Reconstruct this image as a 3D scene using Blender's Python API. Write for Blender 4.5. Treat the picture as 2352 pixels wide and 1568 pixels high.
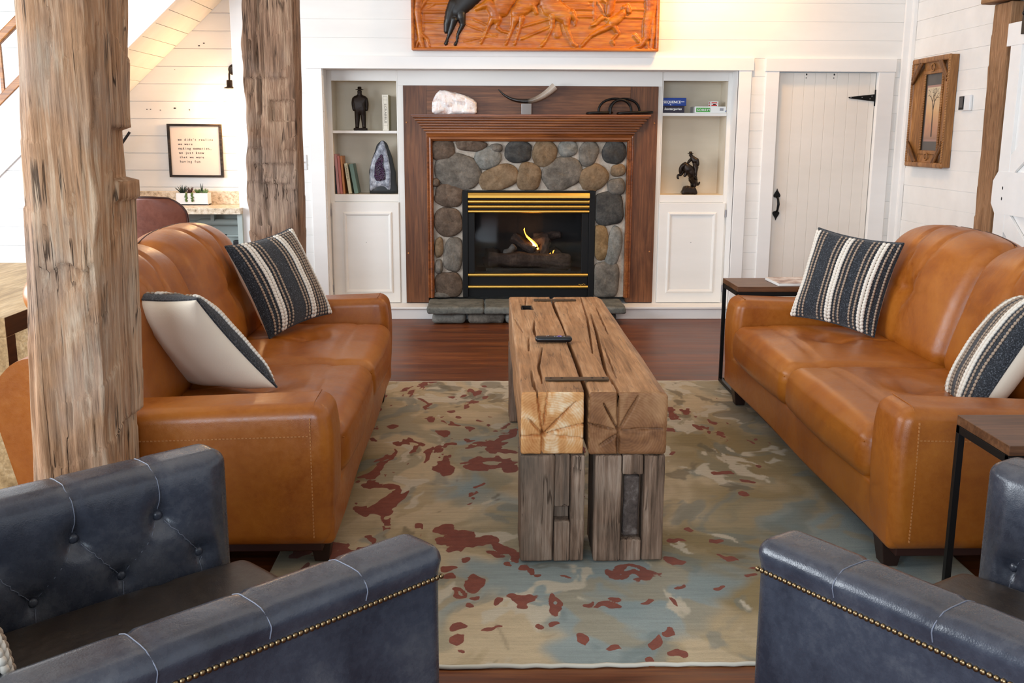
import bpy, bmesh, math, random
import numpy as np
from mathutils import Vector, Matrix, noise
random.seed(7)
SC = bpy.context.scene
COL = SC.collection
for o in list(bpy.data.objects):
    bpy.data.objects.remove(o)

# ------------------------------------------------------------------ camera
cam_d = bpy.data.cameras.new('camera')
cam = bpy.data.objects.new('camera', cam_d)
COL.objects.link(cam)
R_ = Vector((0.99971612, -0.02356212, 0.00353749))
U_ = Vector((0.00131441, 0.20278434, 0.97922254))
F_ = Vector((0.02378991, 0.97893991, -0.20275774))
cam.matrix_world = Matrix(((R_.x, U_.x, -F_.x, 0), (R_.y, U_.y, -F_.y, 0),
                           (R_.z, U_.z, -F_.z, 1.5), (0, 0, 0, 1)))
cam_d.lens = 35.0
cam_d.sensor_width = 36.0
cam_d.clip_start = 0.05
SC.camera = cam

# ------------------------------------------------------------------ light
SC.view_settings.view_transform = 'Standard'
SC.view_settings.look = 'None'
SC.view_settings.gamma = 1.0
SC.view_settings.exposure = 0.22
W = bpy.data.worlds.new('world')
SC.world = W
W.use_nodes = True
W.node_tree.nodes['Background'].inputs[0].default_value = (0.86, 0.93, 1.0, 1)
W.node_tree.nodes['Background'].inputs[1].default_value = 0.20

def area(name, loc, aim, sx, sy, power, col):
    d = bpy.data.lights.new(name, 'AREA')
    d.shape = 'RECTANGLE'; d.size = sx; d.size_y = sy
    d.energy = power; d.color = col
    o = bpy.data.objects.new(name, d); COL.objects.link(o)
    o.location = loc
    o.rotation_euler = (Vector(aim) - Vector(loc)).to_track_quat('-Z', 'Y').to_euler()
    return o
def point(name, loc, power, col, r=0.05):
    d = bpy.data.lights.new(name, 'POINT')
    d.energy = power; d.color = col; d.shadow_soft_size = r
    o = bpy.data.objects.new(name, d); COL.objects.link(o); o.location = loc
    return o
DAY = (0.86, 0.93, 1.0)
area('window_light_left', (-5.4, 3.6, 2.1), (0.5, 4.8, 0.9), 4.0, 2.2, 340, DAY)
area('window_light_behind', (-1.6, -2.3, 1.9), (0.6, 6.0, 1.0), 4.0, 2.0, 250, (0.74, 0.87, 1.0))
area('fill_light_stairs', (-5.6, 6.2, 1.3), (-3.0, 8.5, 1.0), 1.6, 1.6, 40, DAY)  # unseen fill light added to brighten the boards under the stairs
area('overhead_fill', (0.6, 4.6, 3.9), (0.6, 4.7, 0.0), 3.4, 3.0, 22, (1.0, 0.96, 0.9))  # broad unseen top fill hung just below the closed ceiling
area('lamp_above_carving', (1.75, 7.45, 3.25), (1.25, 8.15, 2.4), 0.25, 0.25, 26, (1.0, 0.54, 0.18))

# ------------------------------------------------------------------ materials
def lin(h):
    h = h.lstrip('#'); out = []
    for i in (0, 2, 4):
        c = int(h[i:i+2], 16)/255.0
        out.append(c/12.92 if c <= 0.04045 else ((c+0.055)/1.055)**2.4)
    return (out[0], out[1], out[2], 1.0)
class NT:
    def __init__(s, name):
        s.m = bpy.data.materials.new(name); s.m.use_nodes = True
        s.t = s.m.node_tree; s.b = s.t.nodes['Principled BSDF']
        s.tc = s.t.nodes.new('ShaderNodeTexCoord')
    def n(s, kind, **kw):
        x = s.t.nodes.new('ShaderNode'+kind)
        for k, v in kw.items():
            setattr(x, k, v)
        return x
    def set(s, sock, v):
        if isinstance(v, bpy.types.NodeSocket):
            s.t.links.new(v, sock)
        else:
            sock.default_value = v
    def mapv(s, scale, loc=(0, 0, 0), rot=(0, 0, 0), src='Object'):
        x = s.n('Mapping'); s.set(x.inputs[0], s.tc.outputs[src])
        x.inputs['Scale'].default_value = scale; x.inputs['Location'].default_value = loc
        x.inputs['Rotation'].default_value = rot
        return x.outputs[0]
    def noise(s, vec, scale, detail=4, rough=0.55, dist=0.0):
        x = s.n('TexNoise'); s.set(x.inputs['Vector'], vec)
        x.inputs['Scale'].default_value = scale; x.inputs['Detail'].default_value = detail
        x.inputs['Roughness'].default_value = rough; x.inputs['Distortion'].default_value = dist
        return x.outputs['Fac']
    def ramp(s, fac, stops, interp='LINEAR'):
        x = s.n('ValToRGB'); s.set(x.inputs[0], fac); cr = x.color_ramp; cr.interpolation = interp
        while len(cr.elements) < len(stops):
            cr.elements.new(0.5)
        for e, (p, c) in zip(cr.elements, stops):
            e.position = p
            e.color = lin(c) if isinstance(c, str) else (c, c, c, 1)
        return x.outputs[0]
    def math(s, op, a, b=0.0, clamp=False):
        x = s.n('Math', operation=op); x.use_clamp = clamp
        s.set(x.inputs[0], a); s.set(x.inputs[1], b)
        return x.outputs[0]
    def mix(s, f, a, b, mode='MIX'):
        x = s.n('Mix', data_type='RGBA', blend_type=mode)
        s.set(x.inputs['Factor'], f); s.set(x.inputs[6], a); s.set(x.inputs[7], b)
        return x.outputs[2]
    def bump(s, h, strength, dist=0.01, prev=None):
        x = s.n('Bump'); s.set(x.inputs['Height'], h)
        x.inputs['Strength'].default_value = strength; x.inputs['Distance'].default_value = dist
        if prev is not None: s.set(x.inputs['Normal'], prev)
        return x.outputs[0]
    def out(s, col=None, rough=None, metal=None, normal=None, spec=None, coat=None, coatr=None, sheen=None):
        for k, v in (('Base Color', col), ('Roughness', rough), ('Metallic', metal), ('Normal', normal),
                     ('Specular IOR Level', spec), ('Coat Weight', coat), ('Coat Roughness', coatr), ('Sheen Weight', sheen)):
            if v is not None: s.set(s.b.inputs[k], v)
        return s.m
def plain(name, c, rough=0.6, metal=0.0, spec=0.5, vary=0.06, bump=0.0, bscale=60):
    """paint / metal / cloth: one colour with faint procedural variation"""
    g = NT(name); v = g.mapv((1, 1, 1))
    f = g.noise(v, 6.0, 3)
    base = g.mix(g.math('MULTIPLY', f, vary), lin(c), (0.0, 0.0, 0.0, 1))
    nm = g.bump(g.noise(v, bscale, 3), bump, 0.004) if bump else None
    return g.out(base, rough, metal, nm, spec)
def emis(name, c, s):
    g = NT(name); g.b.inputs['Base Color'].default_value = lin(c)
    g.b.inputs['Emission Color'].default_value = lin(c); g.b.inputs['Emission Strength'].default_value = s
    return g.m
def wood(name, c1, c2, c3, axis='z', fine=60.0, stretch=14.0, rough=0.6, bump=0.35, spec=0.35, big=2.2, bd=0.006, coat=0.0, patch=None, checks=0.0):
    """long-grained wood; axis = direction of the grain in object space"""
    g = NT(name)
    def sc(k, st):
        q = [k, k, k]; q['xyz'.index(axis)] = k/st; return tuple(q)
    f1 = g.noise(g.mapv(sc(fine, stretch)), 1.0, 6, 0.65, 0.6)
    f2 = g.noise(g.mapv(sc(big*3, 4.0), (3, 1, 2)), 1.0, 4, 0.6, 1.2)
    f3 = g.noise(g.mapv(sc(fine*2.6, stretch*1.6), (7, 2, 5)), 1.0, 4, 0.7)
    fac = g.math('ADD', g.math('MULTIPLY', f1, 0.55), g.math('MULTIPLY', f2, 0.45))
    col = g.ramp(fac, [(0.34, c1), (0.5, c2), (0.64, c3)])
    col = g.mix(0.35, col, g.ramp(f3, [(0.36, 0.25), (0.55, 1.0)]), 'MULTIPLY')
    if patch:
        f4 = g.noise(g.mapv((1.6, 1.6, 1.6), (9, 4, 1)), 1.6, 3, 0.5, 0.8)
        col = g.mix(g.ramp(f4, [(0.46, 0.0), (0.62, 0.75)]), col, g.mix(0.5, col, lin(patch)))
    h = g.math('ADD', g.math('MULTIPLY', f1, 0.7), g.math('MULTIPLY', f3, 0.5))
    if checks:
        f5 = g.noise(g.mapv(sc(30.0, 34.0), (2, 8, 3)), 1.0, 3, 0.5, 0.5)
        ln = g.ramp(g.math('ABSOLUTE', g.math('SUBTRACT', f5, 0.47)), [(0.004, 0.0), (0.016, 1.0)])
        msk = g.ramp(g.noise(g.mapv((3, 3, 3), (1, 7, 2)), 2.2, 2), [(0.44, 1.0), (0.6, 0.0)])
        ln = g.math('MAXIMUM', ln, msk)
        col = g.mix(g.math('MULTIPLY', g.math('SUBTRACT', 1.0, ln), checks), col, lin('#2b1c12'))
        h = g.math('ADD', h, g.math('MULTIPLY', ln, 0.9))
    return g.out(col, rough, None, g.bump(h, bump, bd), spec, coat, 0.25)

M = {}
def mk_paint(name, c):
    g = NT(name); v = g.mapv((1, 1, 1))
    f = g.noise(g.mapv((0.7, 3.0, 3.0)), 2.0, 4)
    col = g.ramp(f, [(0.3, c[0]), (0.7, c[1])])
    nm = g.bump(g.noise(v, 35, 4), 0.08, 0.004)
    return g.out(col, 0.55, None, nm, 0.35)
M['shiplap'] = mk_paint('white painted shiplap', ('#eceae6', '#f4f2ee'))
M['trim'] = mk_paint('white painted trim', ('#efedea', '#f5f3f0'))
M['cabinet'] = mk_paint('white cabinet paint', ('#ebe8e2', '#f1eee9'))
M['interior'] = mk_paint('cabinet interior in warm shade', ('#dccfb9', '#e6dac6'))  # recess shadow and warm light are put into this interior colour
M['door'] = mk_paint('cream white door paint', ('#e9e2d8', '#efe8df'))
M['nookshade'] = mk_paint('grey green shade tone under counter', ('#a9b4b0', '#b6c0bb'))  # daylight shade below the counter is mixed into this grey green
M['ceiling'] = plain('ceiling paint', '#cbbfae', 0.7)
M['post'] = wood('hewn barn timber', '#80583a', '#bd906b', '#e0c3a4', 'z', 58, 20, 0.75, 0.9, 0.25, 1.6, 0.012, 0, '#a6978b', 0.8)
M['post_grey'] = wood('grey brown barn timber', '#4e3728', '#94725a', '#bd9e82', 'z', 62, 20, 0.78, 0.9, 0.25, 1.9, 0.012, 0, '#96877b', 0.85)
M['post_thin'] = wood('brown barn timber', '#6d4c33', '#9c7452', '#b88f6c', 'z', 70, 14, 0.75, 0.5, 0.25, 2.0)
M['hdr'] = wood('brown header timber', '#6d4a30', '#97704c', '#b68c65', 'y', 60, 14, 0.75, 0.5, 0.25, 2.0)
M['bench_top'] = wood('sanded tan beam', '#7b5433', '#b28258', '#cda27a', 'y', 46, 18, 0.55, 0.3, 0.35, 1.8, 0.004, 0, '#94704f', 0.5)
M['mortise'] = plain('dark liner inside the mortise', '#1c130d', 0.9)
M['bench_leg'] = wood('weathered grey brown beam', '#46362a', '#8c715e', '#b59c88', 'z', 60, 18, 0.8, 0.8, 0.2, 2.2, 0.008, 0, '#7a7064', 0.7)
def mk_end(name, c1, c2, c3, ctr):
    g = NT(name)
    v = g.mapv((1, 0.01, 1), (-ctr[0], 0, -ctr[1]))
    w = g.n('TexWave', wave_type='RINGS', rings_direction='SPHERICAL')
    g.set(w.inputs['Vector'], v); w.inputs['Scale'].default_value = 38; w.inputs['Distortion'].default_value = 3.0
    w.inputs['Detail'].default_value = 3; w.inputs['Detail Scale'].default_value = 1.6
    f = g.noise(g.mapv((1, 1, 1)), 9, 4, 0.6, 0.5)
    fac = g.math('ADD', g.math('MULTIPLY', w.outputs['Fac'], 0.05), g.math('MULTIPLY', f, 0.95))
    col = g.ramp(fac, [(0.3, c1), (0.5, c2), (0.68, c3)])
    return g.out(col, 0.6, None, g.bump(f, 0.3, 0.003), 0.3)
M['end_l'] = mk_end('pale beam end grain', '#b26a32', '#d9a066', '#f2dab6', (0.215, 0.475))
M['end_r'] = mk_end('brown beam end grain', '#5c3922', '#8d603e', '#ab7f58', (0.475, 0.475))
M['mahogany'] = wood('reddish brown mantel wood', '#562a10', '#874a20', '#a5622f', 'x', 55, 22, 0.38, 0.12, 0.5, 1.6, 0.002, 0.15)
M['panelwood'] = wood('brown surround board', '#4a2610', '#6b4023', '#885633', 'z', 50, 20, 0.45, 0.12, 0.45, 1.4, 0.002, 0.05)
M['panelwood_x'] = wood('brown surround top board', '#4a2610', '#6b4023', '#885633', 'x', 50, 20, 0.45, 0.12, 0.45, 1.4, 0.002, 0.05)
M['frame_wood'] = wood('carved picture frame wood', '#6b421c', '#986635', '#ba8650', 'z', 60, 12, 0.45, 0.3, 0.45, 2.4, 0.003)
M['frame_dark'] = wood('dark carved frame trim', '#4a2a10', '#6e451f', '#8a5c30', 'z', 60, 12, 0.45, 0.3, 0.45, 2.4, 0.003)
M['art'] = wood('orange stained carved wood', '#8f4306', '#bb640c', '#d58420', 'x', 40, 14, 0.42, 0.2, 0.5, 1.8, 0.003, 0.15)
M['art_black'] = plain('black stained carved wood', '#17110d', 0.4, 0, 0.5)
M['walnut'] = wood('walnut table top', '#3e2414', '#5e3a22', '#7a5134', 'x', 55, 20, 0.4, 0.1, 0.5, 1.8, 0.002)
M['console'] = wood('sandy rustic table wood', '#8d7148', '#b99a6c', '#d0b68c', 'y', 30, 10, 0.5, 0.2, 0.4, 2.6, 0.003)
M['console_shaded'] = wood('shaded table side wood', '#2c1b0d', '#3c2614', '#4a311c', 'y', 40, 10, 0.55, 0.2, 0.4, 2.6)  # unlit side of the table: its shade put into a darker wood
M['rail'] = wood('honey stained rail wood', '#7b4a1d', '#a5692f', '#c08648', 'x', 50, 14, 0.4, 0.15, 0.5)
M['legwood'] = plain('dark brown leg wood', '#2d1811', 0.45, 0, 0.4)
M['plinthwood'] = plain('dark red brown sofa base wood', '#35150c', 0.5, 0, 0.4)
M['sign'] = wood('black worn sign frame', '#17120e', '#231b15', '#4a3c30', 'x', 70, 12, 0.6, 0.3, 0.3)
M['black'] = plain('black metal', '#0d0d0e', 0.45, 0.3, 0.4)
M['blackiron'] = plain('black wrought iron', '#0f0e0e', 0.42, 0.5, 0.5, 0.05, 0.15, 90)
M['firebox'] = plain('matte black firebox', '#060607', 0.6, 0, 0.3)
M['brass'] = plain('polished brass', '#eec466', 0.36, 1.0, 0.5, 0.1)
M['bronze'] = plain('dark bronze', '#2b2019', 0.38, 0.55, 0.5, 0.2, 0.3, 60)
M['nail'] = plain('antique brass nail', '#8d7657', 0.35, 1.0)
M['strapiron'] = plain('brown strap iron', '#5d4a38', 0.5, 0.6, 0.4, 0.2, 0.2, 60)
M['thread'] = plain('pale tan thread', '#b87a42', 0.7)
M['seamgrey'] = plain('pale worn seam', '#6f727f', 0.5)
M['white'] = plain('white plastic', '#ececec', 0.4)
M['screen'] = plain('dark grey display', '#3c3a3e', 0.2)
M['plastic'] = plain('black plastic', '#121216', 0.35)
M['purple'] = plain('violet button', '#5a3fb0', 0.4)
M['grey'] = plain('grey button', '#9a9aa0', 0.4)
M['ink'] = plain('dark ink', '#241e1a', 0.7)
M['paper'] = plain('warm white sign paper', '#e4d3c4', 0.7, 0, 0.3)
M['cream'] = plain('cream pillow cotton', '#efe3cf', 0.85, 0, 0.2, 0.05, 0.15, 160)
M['cord'] = plain('taupe cord', '#b09b88', 0.85, 0, 0.2, 0.2)
M['braid'] = plain('cream wool braid', '#e9e0d3', 0.9, 0, 0.2, 0.1)
g = NT('charcoal woven wool'); v = g.mapv((1, 1, 1))
fw = g.noise(v, 190, 3, 0.7)
M['wool'] = g.out(g.ramp(fw, [(0.38, '#1e2023'), (0.56, '#34373d'), (0.72, '#777b83')]), 0.9, None, g.bump(fw, 0.6, 0.004), 0.15, None, None, 0.2)
def leather(name, c1, c2, c3, rough, bs, coat=0.0, mott=3.0):
    g = NT(name); v = g.mapv((1, 1, 1))
    f = g.noise(v, mott, 5, 0.6, 0.6)
    fine = g.noise(v, 46, 4, 0.7)
    fac = g.math('ADD', g.math('MULTIPLY', f, 0.75), g.math('MULTIPLY', fine, 0.25))
    col = g.ramp(fac, [(0.34, c1), (0.5, c2), (0.66, c3)])
    vor = g.n('TexVoronoi'); g.set(vor.inputs['Vector'], v); vor.inputs['Scale'].default_value = bs
    nm = g.bump(vor.outputs['Distance'], 0.10, 0.002)
    nm = g.bump(f, 0.10, 0.03, nm)
    r = g.ramp(fine, [(0.3, rough-0.06), (0.7, rough+0.08)])
    return g.out(col, r, None, nm, 0.5, coat, 0.3)
M['tan'] = leather('caramel leather', '#894611', '#a05a18', '#ae6820', 0.34, 420)
M['navy'] = leather('slate blue waxed leather', '#292b34', '#393c46', '#53545a', 0.26, 300, 0.10, 3.5)
M['seatdark'] = leather('dark brown grey waxed leather', '#241c1a', '#30271f', '#3d332c', 0.38, 300, 0.1, 5.0)
M['chairbrown'] = leather('reddish brown leather', '#5c2f22', '#6f3d2d', '#7f4b39', 0.45, 300)
M['chairpipe'] = plain('dark brown piping', '#3c1d15', 0.5)
# floor : dark red-brown planks running along X
g = NT('dark stained oak planks'); o3 = g.mapv((1, 1, 1))
bk = g.n('TexBrick'); g.set(bk.inputs['Vector'], o3)
bk.inputs['Scale'].default_value = 1.0; bk.inputs['Brick Width'].default_value = 1.25; bk.inputs['Row Height'].default_value = 0.127
bk.inputs['Mortar Size'].default_value = 0.0012; bk.inputs['Color1'].default_value = (0.2, 0.2, 0.2, 1); bk.inputs['Color2'].default_value = (1, 1, 1, 1)
bk.inputs['Mortar'].default_value = (0, 0, 0, 1); bk.offset = 0.37
f1 = g.noise(g.mapv((2.2, 46, 1)), 1.0, 6, 0.65, 0.7)
f2 = g.noise(g.mapv((1.2, 9, 1), (4, 3, 0)), 1.0, 3)
fac = g.math('ADD', g.math('MULTIPLY', f1, 0.6), g.math('MULTIPLY', f2, 0.4))
col = g.ramp(fac, [(0.34, '#3c1a0a'), (0.5, '#6d3513'), (0.66, '#945628')])
col = g.mix(0.35, col, bk.outputs['Color'], 'MULTIPLY')
M['floor'] = g.out(col, g.ramp(f1, [(0.3, 0.34), (0.7, 0.5)]), None, g.bump(f1, 0.12, 0.003), 0.45)
# granite
g = NT('speckled granite'); v = g.mapv((1, 1, 1))
f = g.noise(v, 28, 6, 0.75)
M['granite'] = g.out(g.ramp(f, [(0.33, '#8a7660'), (0.47, '#d8c4a8'), (0.6, '#ede0cc')]), 0.25, None, None, 0.5)
# field stones
def stone(name, c1, c2, c3):
    g = NT(name); v = g.mapv((1, 1, 1))
    f = g.noise(v, 11, 6, 0.7, 0.4); h = g.noise(v, 60, 5, 0.7)
    fac = g.math('ADD', g.math('MULTIPLY', f, 0.7), g.math('MULTIPLY', h, 0.3))
    return g.out(g.ramp(fac, [(0.34, c1), (0.5, c2), (0.66, c3)]), 0.8, None, g.bump(g.math('ADD', f, h), 0.5, 0.008), 0.25)
M['st0'] = stone('grey stone', '#4a453f', '#68625a', '#857d73')
M['st1'] = stone('tan stone', '#54432f', '#77634c', '#917c63')
M['st2'] = stone('brown stone', '#3f3329', '#5d4e42', '#7a695a')
M['st3'] = stone('charcoal stone', '#2a2a2a', '#403f3d', '#595753')
M['st4'] = stone('blue grey stone', '#575650', '#777670', '#96948d')
M['st5'] = stone('yellow tan stone', '#624c31', '#836a49', '#9c8463')
M['mortar'] = stone('sandy mortar', '#9d8f80', '#b9ac9d', '#cdc3b6')
M['slab'] = stone('grey hearth slate', '#4a4b47', '#6a6b65', '#85847b')
M['pegwood'] = stone('rough dark wood', '#352b27', '#5b4f49', '#8a7f78')
M['log'] = stone('charred ceramic log', '#171210', '#332a26', '#554840')
M['log_grey'] = stone('ashen log end', '#3b3a38', '#5a5855', '#75726d')
M['salt'] = None
g = NT('pale pink salt crystal'); v = g.mapv((1, 1, 1)); f = g.noise(v, 16, 5, 0.7, 0.6)
g.b.inputs['Subsurface Weight'].default_value = 0.35
g.b.inputs['Subsurface Radius'].default_value = (0.03, 0.02, 0.015)
M['salt'] = g.out(g.ramp(f, [(0.28, '#c49684'), (0.38, '#ddc9c0'), (0.50, '#f2ecea')]), 0.25, None, g.bump(f, 0.5, 0.01), 0.6)
g = NT('horn'); sx = g.n('SeparateXYZ'); g.set(sx.inputs[0], g.tc.outputs['Object'])
fx = g.math('ADD', g.math('MULTIPLY', g.noise(g.mapv((1, 1, 1)), 14, 3), 0.12), g.math('ADD', sx.outputs[0], 0.28))
M['horn'] = g.out(g.ramp(fx, [(0.0, '#15100d'), (0.34, '#1d1511'), (0.42, '#8d7c6c'), (0.58, '#c2b2a2')]), 0.25, None, None, 0.6)
M['acrylic'] = plain('smoky clear stand', '#77716d', 0.15, 0, 0.6)
M['geode_shell'] = plain('dark grey geode shell', '#2b2f33', 0.5, 0, 0.5, 0.2, 0.4, 40)
g = NT('banded agate rim'); f = g.noise(g.mapv((1, 1, 1)), 24, 5, 0.7)
M['geode_rim'] = g.out(g.ramp(f, [(0.35, '#5a5c66'), (0.5, '#9094a0'), (0.65, '#c9ccd4')]), 0.3, None, g.bump(f, 0.3, 0.004))
g = NT('amethyst crystals'); vo = g.n('TexVoronoi'); g.set(vo.inputs['Vector'], g.tc.outputs['Object']); vo.inputs['Scale'].default_value = 110
M['amethyst'] = g.out(g.ramp(vo.outputs['Distance'], [(0.1, '#5a3a68'), (0.5, '#2a1532')]), 0.15, None, g.bump(vo.outputs['Distance'], 1.0, 0.008), 0.8)
# thin clear pane
def pane(name, gl):
    m = bpy.data.materials.new(name); m.use_nodes = True; t = m.node_tree
    for x in list(t.nodes): t.nodes.remove(x)
    o = t.nodes.new('ShaderNodeOutputMaterial'); mx = t.nodes.new('ShaderNodeMixShader')
    tr = t.nodes.new('ShaderNodeBsdfTransparent'); gy = t.nodes.new('ShaderNodeBsdfGlossy')
    gy.inputs['Roughness'].default_value = 0.04; tr.inputs[0].default_value = (0.93, 0.93, 0.93, 1)
    mx.inputs[0].default_value = gl
    t.links.new(tr.outputs[0], mx.inputs[1]); t.links.new(gy.outputs[0], mx.inputs[2])
    t.links.new(mx.outputs[0], o.inputs[0]); return m
M['glass'] = pane('clear glass pane', 0.035)
M['flame'] = emis('flame', '#ff9a2a', 9.0)
M['flame_core'] = emis('flame core', '#ffd890', 12.0)
M['bulb'] = emis('lit bulb glass', '#ffdc9a', 14.0)
# rug : dyed pattern comes from per-point dye values stored on the rug, weave from noise
g = NT('abstract rug pile'); o1 = g.mapv((1, 1, 1))
at = g.n('Attribute'); at.attribute_name = 'dye'
ar_ = g.n('Attribute'); ar_.attribute_name = 'rust'
edge = g.noise(g.mapv((26, 26, 1)), 1.0, 3, 0.6)
rv = g.math('ADD', ar_.outputs['Fac'], g.math('MULTIPLY', g.math('SUBTRACT', edge, 0.5), 0.5))
redc = g.mix(g.noise(o1, 30, 3), lin('#732e1d'), lin('#955038'))
col = g.mix(g.ramp(rv, [(0.30, 0.0), (0.36, 1.0)]), at.outputs['Color'], redc)
lin_ = g.noise(g.mapv((5, 60, 1)), 1.0, 5, 0.7, 0.4)
col = g.mix(0.5, col, g.ramp(lin_, [(0.34, 0.62), (0.62, 1.0)]), 'MULTIPLY')
weave = g.noise(g.mapv((60, 420, 1)), 1.0, 3, 0.7)
col = g.mix(0.3, col, g.ramp(weave, [(0.32, 0.5), (0.6, 1.0)]), 'MULTIPLY')
pile = g.noise(g.mapv((150, 300, 1)), 1.0, 3, 0.7)
M['rug'] = g.out(col, 0.95, None, g.bump(pile, 0.6, 0.004), 0.1, None, None, 0.15)
M['rug_edge'] = plain('cream rug binding', '#cfc8b8', 0.9, 0, 0.1)

# ------------------------------------------------------------------ mesh helpers
class MB:
    def __init__(s):
        s.v = []; s.f = []; s.sm = []; s.mi = []
    def add(s, V, F, smooth=False, mi=0, T=None):
        b = len(s.v)
        s.v += [tuple(T @ Vector(p)) for p in V] if T is not None else [tuple(p) for p in V]
        for f in F:
            s.f.append([i+b for i in f]); s.sm.append(smooth); s.mi.append(mi)
        return s
    def box(s, x0, x1, y0, y1, z0, z1, mi=0, T=None):
        V = [(x, y, z) for z in (z0, z1) for y in (y0, y1) for x in (x0, x1)]
        F = [(0, 2, 3, 1), (4, 5, 7, 6), (0, 1, 5, 4), (2, 6, 7, 3), (0, 4, 6, 2), (1, 3, 7, 5)]
        return s.add(V, F, False, mi, T)
    def prism(s, poly, axis, a0, a1, mi=0, smooth=False, T=None):
        n = len(poly)
        def P(p, a):
            if axis == 'x': return (a, p[0], p[1])
            if axis == 'y': return (p[0], a, p[1])
            return (p[0], p[1], a)
        V = [P(p, a0) for p in poly]+[P(p, a1) for p in poly]
        s.add(V, [list(range(n))[::-1], list(range(n, 2*n))], False, mi, T)
        s.add(V, [(i, (i+1) % n, n+(i+1) % n, n+i) for i in range(n)], smooth, mi, T)
        return s
    def tube(s, pts, r, seg=10, closed=False, mi=0, caps=True, T=None, flat=1.0):
        pts = [Vector(p) for p in pts]; n = len(pts)
        rs = r if isinstance(r, (list, tuple)) else [r]*n
        V = []; F = []; up = None
        for i, p in enumerate(pts):
            if closed: t = pts[(i+1) % n]-pts[i-1]
            else: t = pts[min(i+1, n-1)]-pts[max(i-1, 0)]
            if t.length < 1e-9: t = Vector((0, 0, 1))
            t.normalize()
            if up is None:
                up = Vector((0, 0, 1)) if abs(t.z) < 0.9 else Vector((1, 0, 0))
            side = t.cross(up)
            if side.length < 1e-6: side = t.orthogonal()
            side.normalize(); up = side.cross(t).normalized()
            for k in range(seg):
                a = 2*math.pi*k/seg
                V.append(p+side*math.cos(a)*rs[i]+up*math.sin(a)*rs[i]*flat)
        m = n if closed else n-1
        for i in range(m):
            j = (i+1) % n
            for k in range(seg):
                k2 = (k+1) % seg
                F.append((i*seg+k, i*seg+k2, j*seg+k2, j*seg+k))
        s.add(V, F, True, mi, T)
        if caps and not closed:
            s.add(V[:seg], [list(range(seg))[::-1]], False, mi, T); s.add(V[-seg:], [list(range(seg))], False, mi, T)
        return s
    def lathe(s, prof, c=(0, 0, 0), seg=24, mi=0, T=None):
        V = []; F = []; n = len(prof)
        for (r, z) in prof:
            for k in range(seg):
                a = 2*math.pi*k/seg
                V.append((c[0]+r*math.cos(a), c[1]+r*math.sin(a), c[2]+z))
        for i in range(n-1):
            for k in range(seg):
                k2 = (k+1) % seg
                F.append((i*seg+k, i*seg+k2, (i+1)*seg+k2, (i+1)*seg+k))
        s.add(V, F, True, mi, T)
        s.add(V[:seg], [list(range(seg))[::-1]], False, mi, T); s.add(V[-seg:], [list(range(seg))], False, mi, T)
        return s
    def ell(s, c, r, seg=10, rings=6, mi=0, R=None, fn=None, T=None):
        V = []; F = []; c = Vector(c)
        for i in range(rings+1):
            t = math.pi*i/rings
            for k in range(seg):
                a = 2*math.pi*k/seg
                p = Vector((math.sin(t)*math.cos(a), math.sin(t)*math.sin(a), math.cos(t)))
                if fn: p = fn(p)
                q = Vector((p.x*r[0], p.y*r[1], p.z*r[2]))
                if R is not None: q = R @ q
                V.append(c+q)
        for i in range(rings):
            for k in range(seg):
                k2 = (k+1) % seg
                F.append((i*seg+k, (i+1)*seg+k, (i+1)*seg+k2, i*seg+k2))
        return s.add(V, F, True, mi, T)
    def soft(s, x0, x1, y0, y1, z0, z1, r, res=0.04, fn=None, mi=0, k=3, T=None, mif=None):
        """rounded box on a dense grid, optional displacement fn(p)->p"""
        lo = (x0, y0, z0); hi = (x1, y1, z1)
        c = [(a+b)/2 for a, b in zip(lo, hi)]; h = [(b-a)/2 for a, b in zip(lo, hi)]
        rr = [min(r, q*0.98) for q in h]
        ax = []
        for i in range(3):
            e = [h[i]-rr[i]+rr[i]*math.tan(math.pi/4*t/k) for t in range(k+1)]
            rs_ = res[i] if isinstance(res, tuple) else res
            n = max(1, int(round(2*(h[i]-rr[i])/rs_)))
            mid = [-(h[i]-rr[i])+2*(h[i]-rr[i])*t/n for t in range(1, n)]
            ax.append([-q for q in e[::-1]]+mid+e)
        N = [len(a)-1 for a in ax]
        idx = {}; V = []; F = []; FI = []
        def vid(i, j, l):
            q = (i, j, l)
            if q in idx: return idx[q]
            p = [ax[0][i], ax[1][j], ax[2][l]]
            inn = [max(-(h[a]-rr[a]), min(h[a]-rr[a], p[a])) for a in range(3)]
            d = [(p[a]-inn[a])/rr[a] for a in range(3)]
            L = math.sqrt(sum(q*q for q in d))
            if L > 1e-9: p = [inn[a]+d[a]/L*rr[a] for a in range(3)]
            P = Vector((p[0]+c[0], p[1]+c[1], p[2]+c[2]))
            if fn: P = fn(P)
            idx[q] = len(V); V.append(P); return idx[q]
        for (a, b, cc) in ((0, 1, 2), (1, 2, 0), (2, 0, 1)):
            for side in (0, N[cc]):
                for i in range(N[a]):
                    for j in range(N[b]):
                        q = []
                        for (di, dj) in ((0, 0), (1, 0), (1, 1), (0, 1)):
                            t = [0, 0, 0]; t[a] = i+di; t[b] = j+dj; t[cc] = side
                            q.append(vid(*t))
                        if side == 0: q = q[::-1]
                        F.append(q); FI.append((cc, side))
        if mif is None:
            return s.add(V, F, True, mi, T)
        b0 = len(s.v)
        s.add(V, F, True, mi, T)
        for q in range(len(F)):
            s.mi[len(s.mi)-len(F)+q] = mif(FI[q])
        return s
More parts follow.
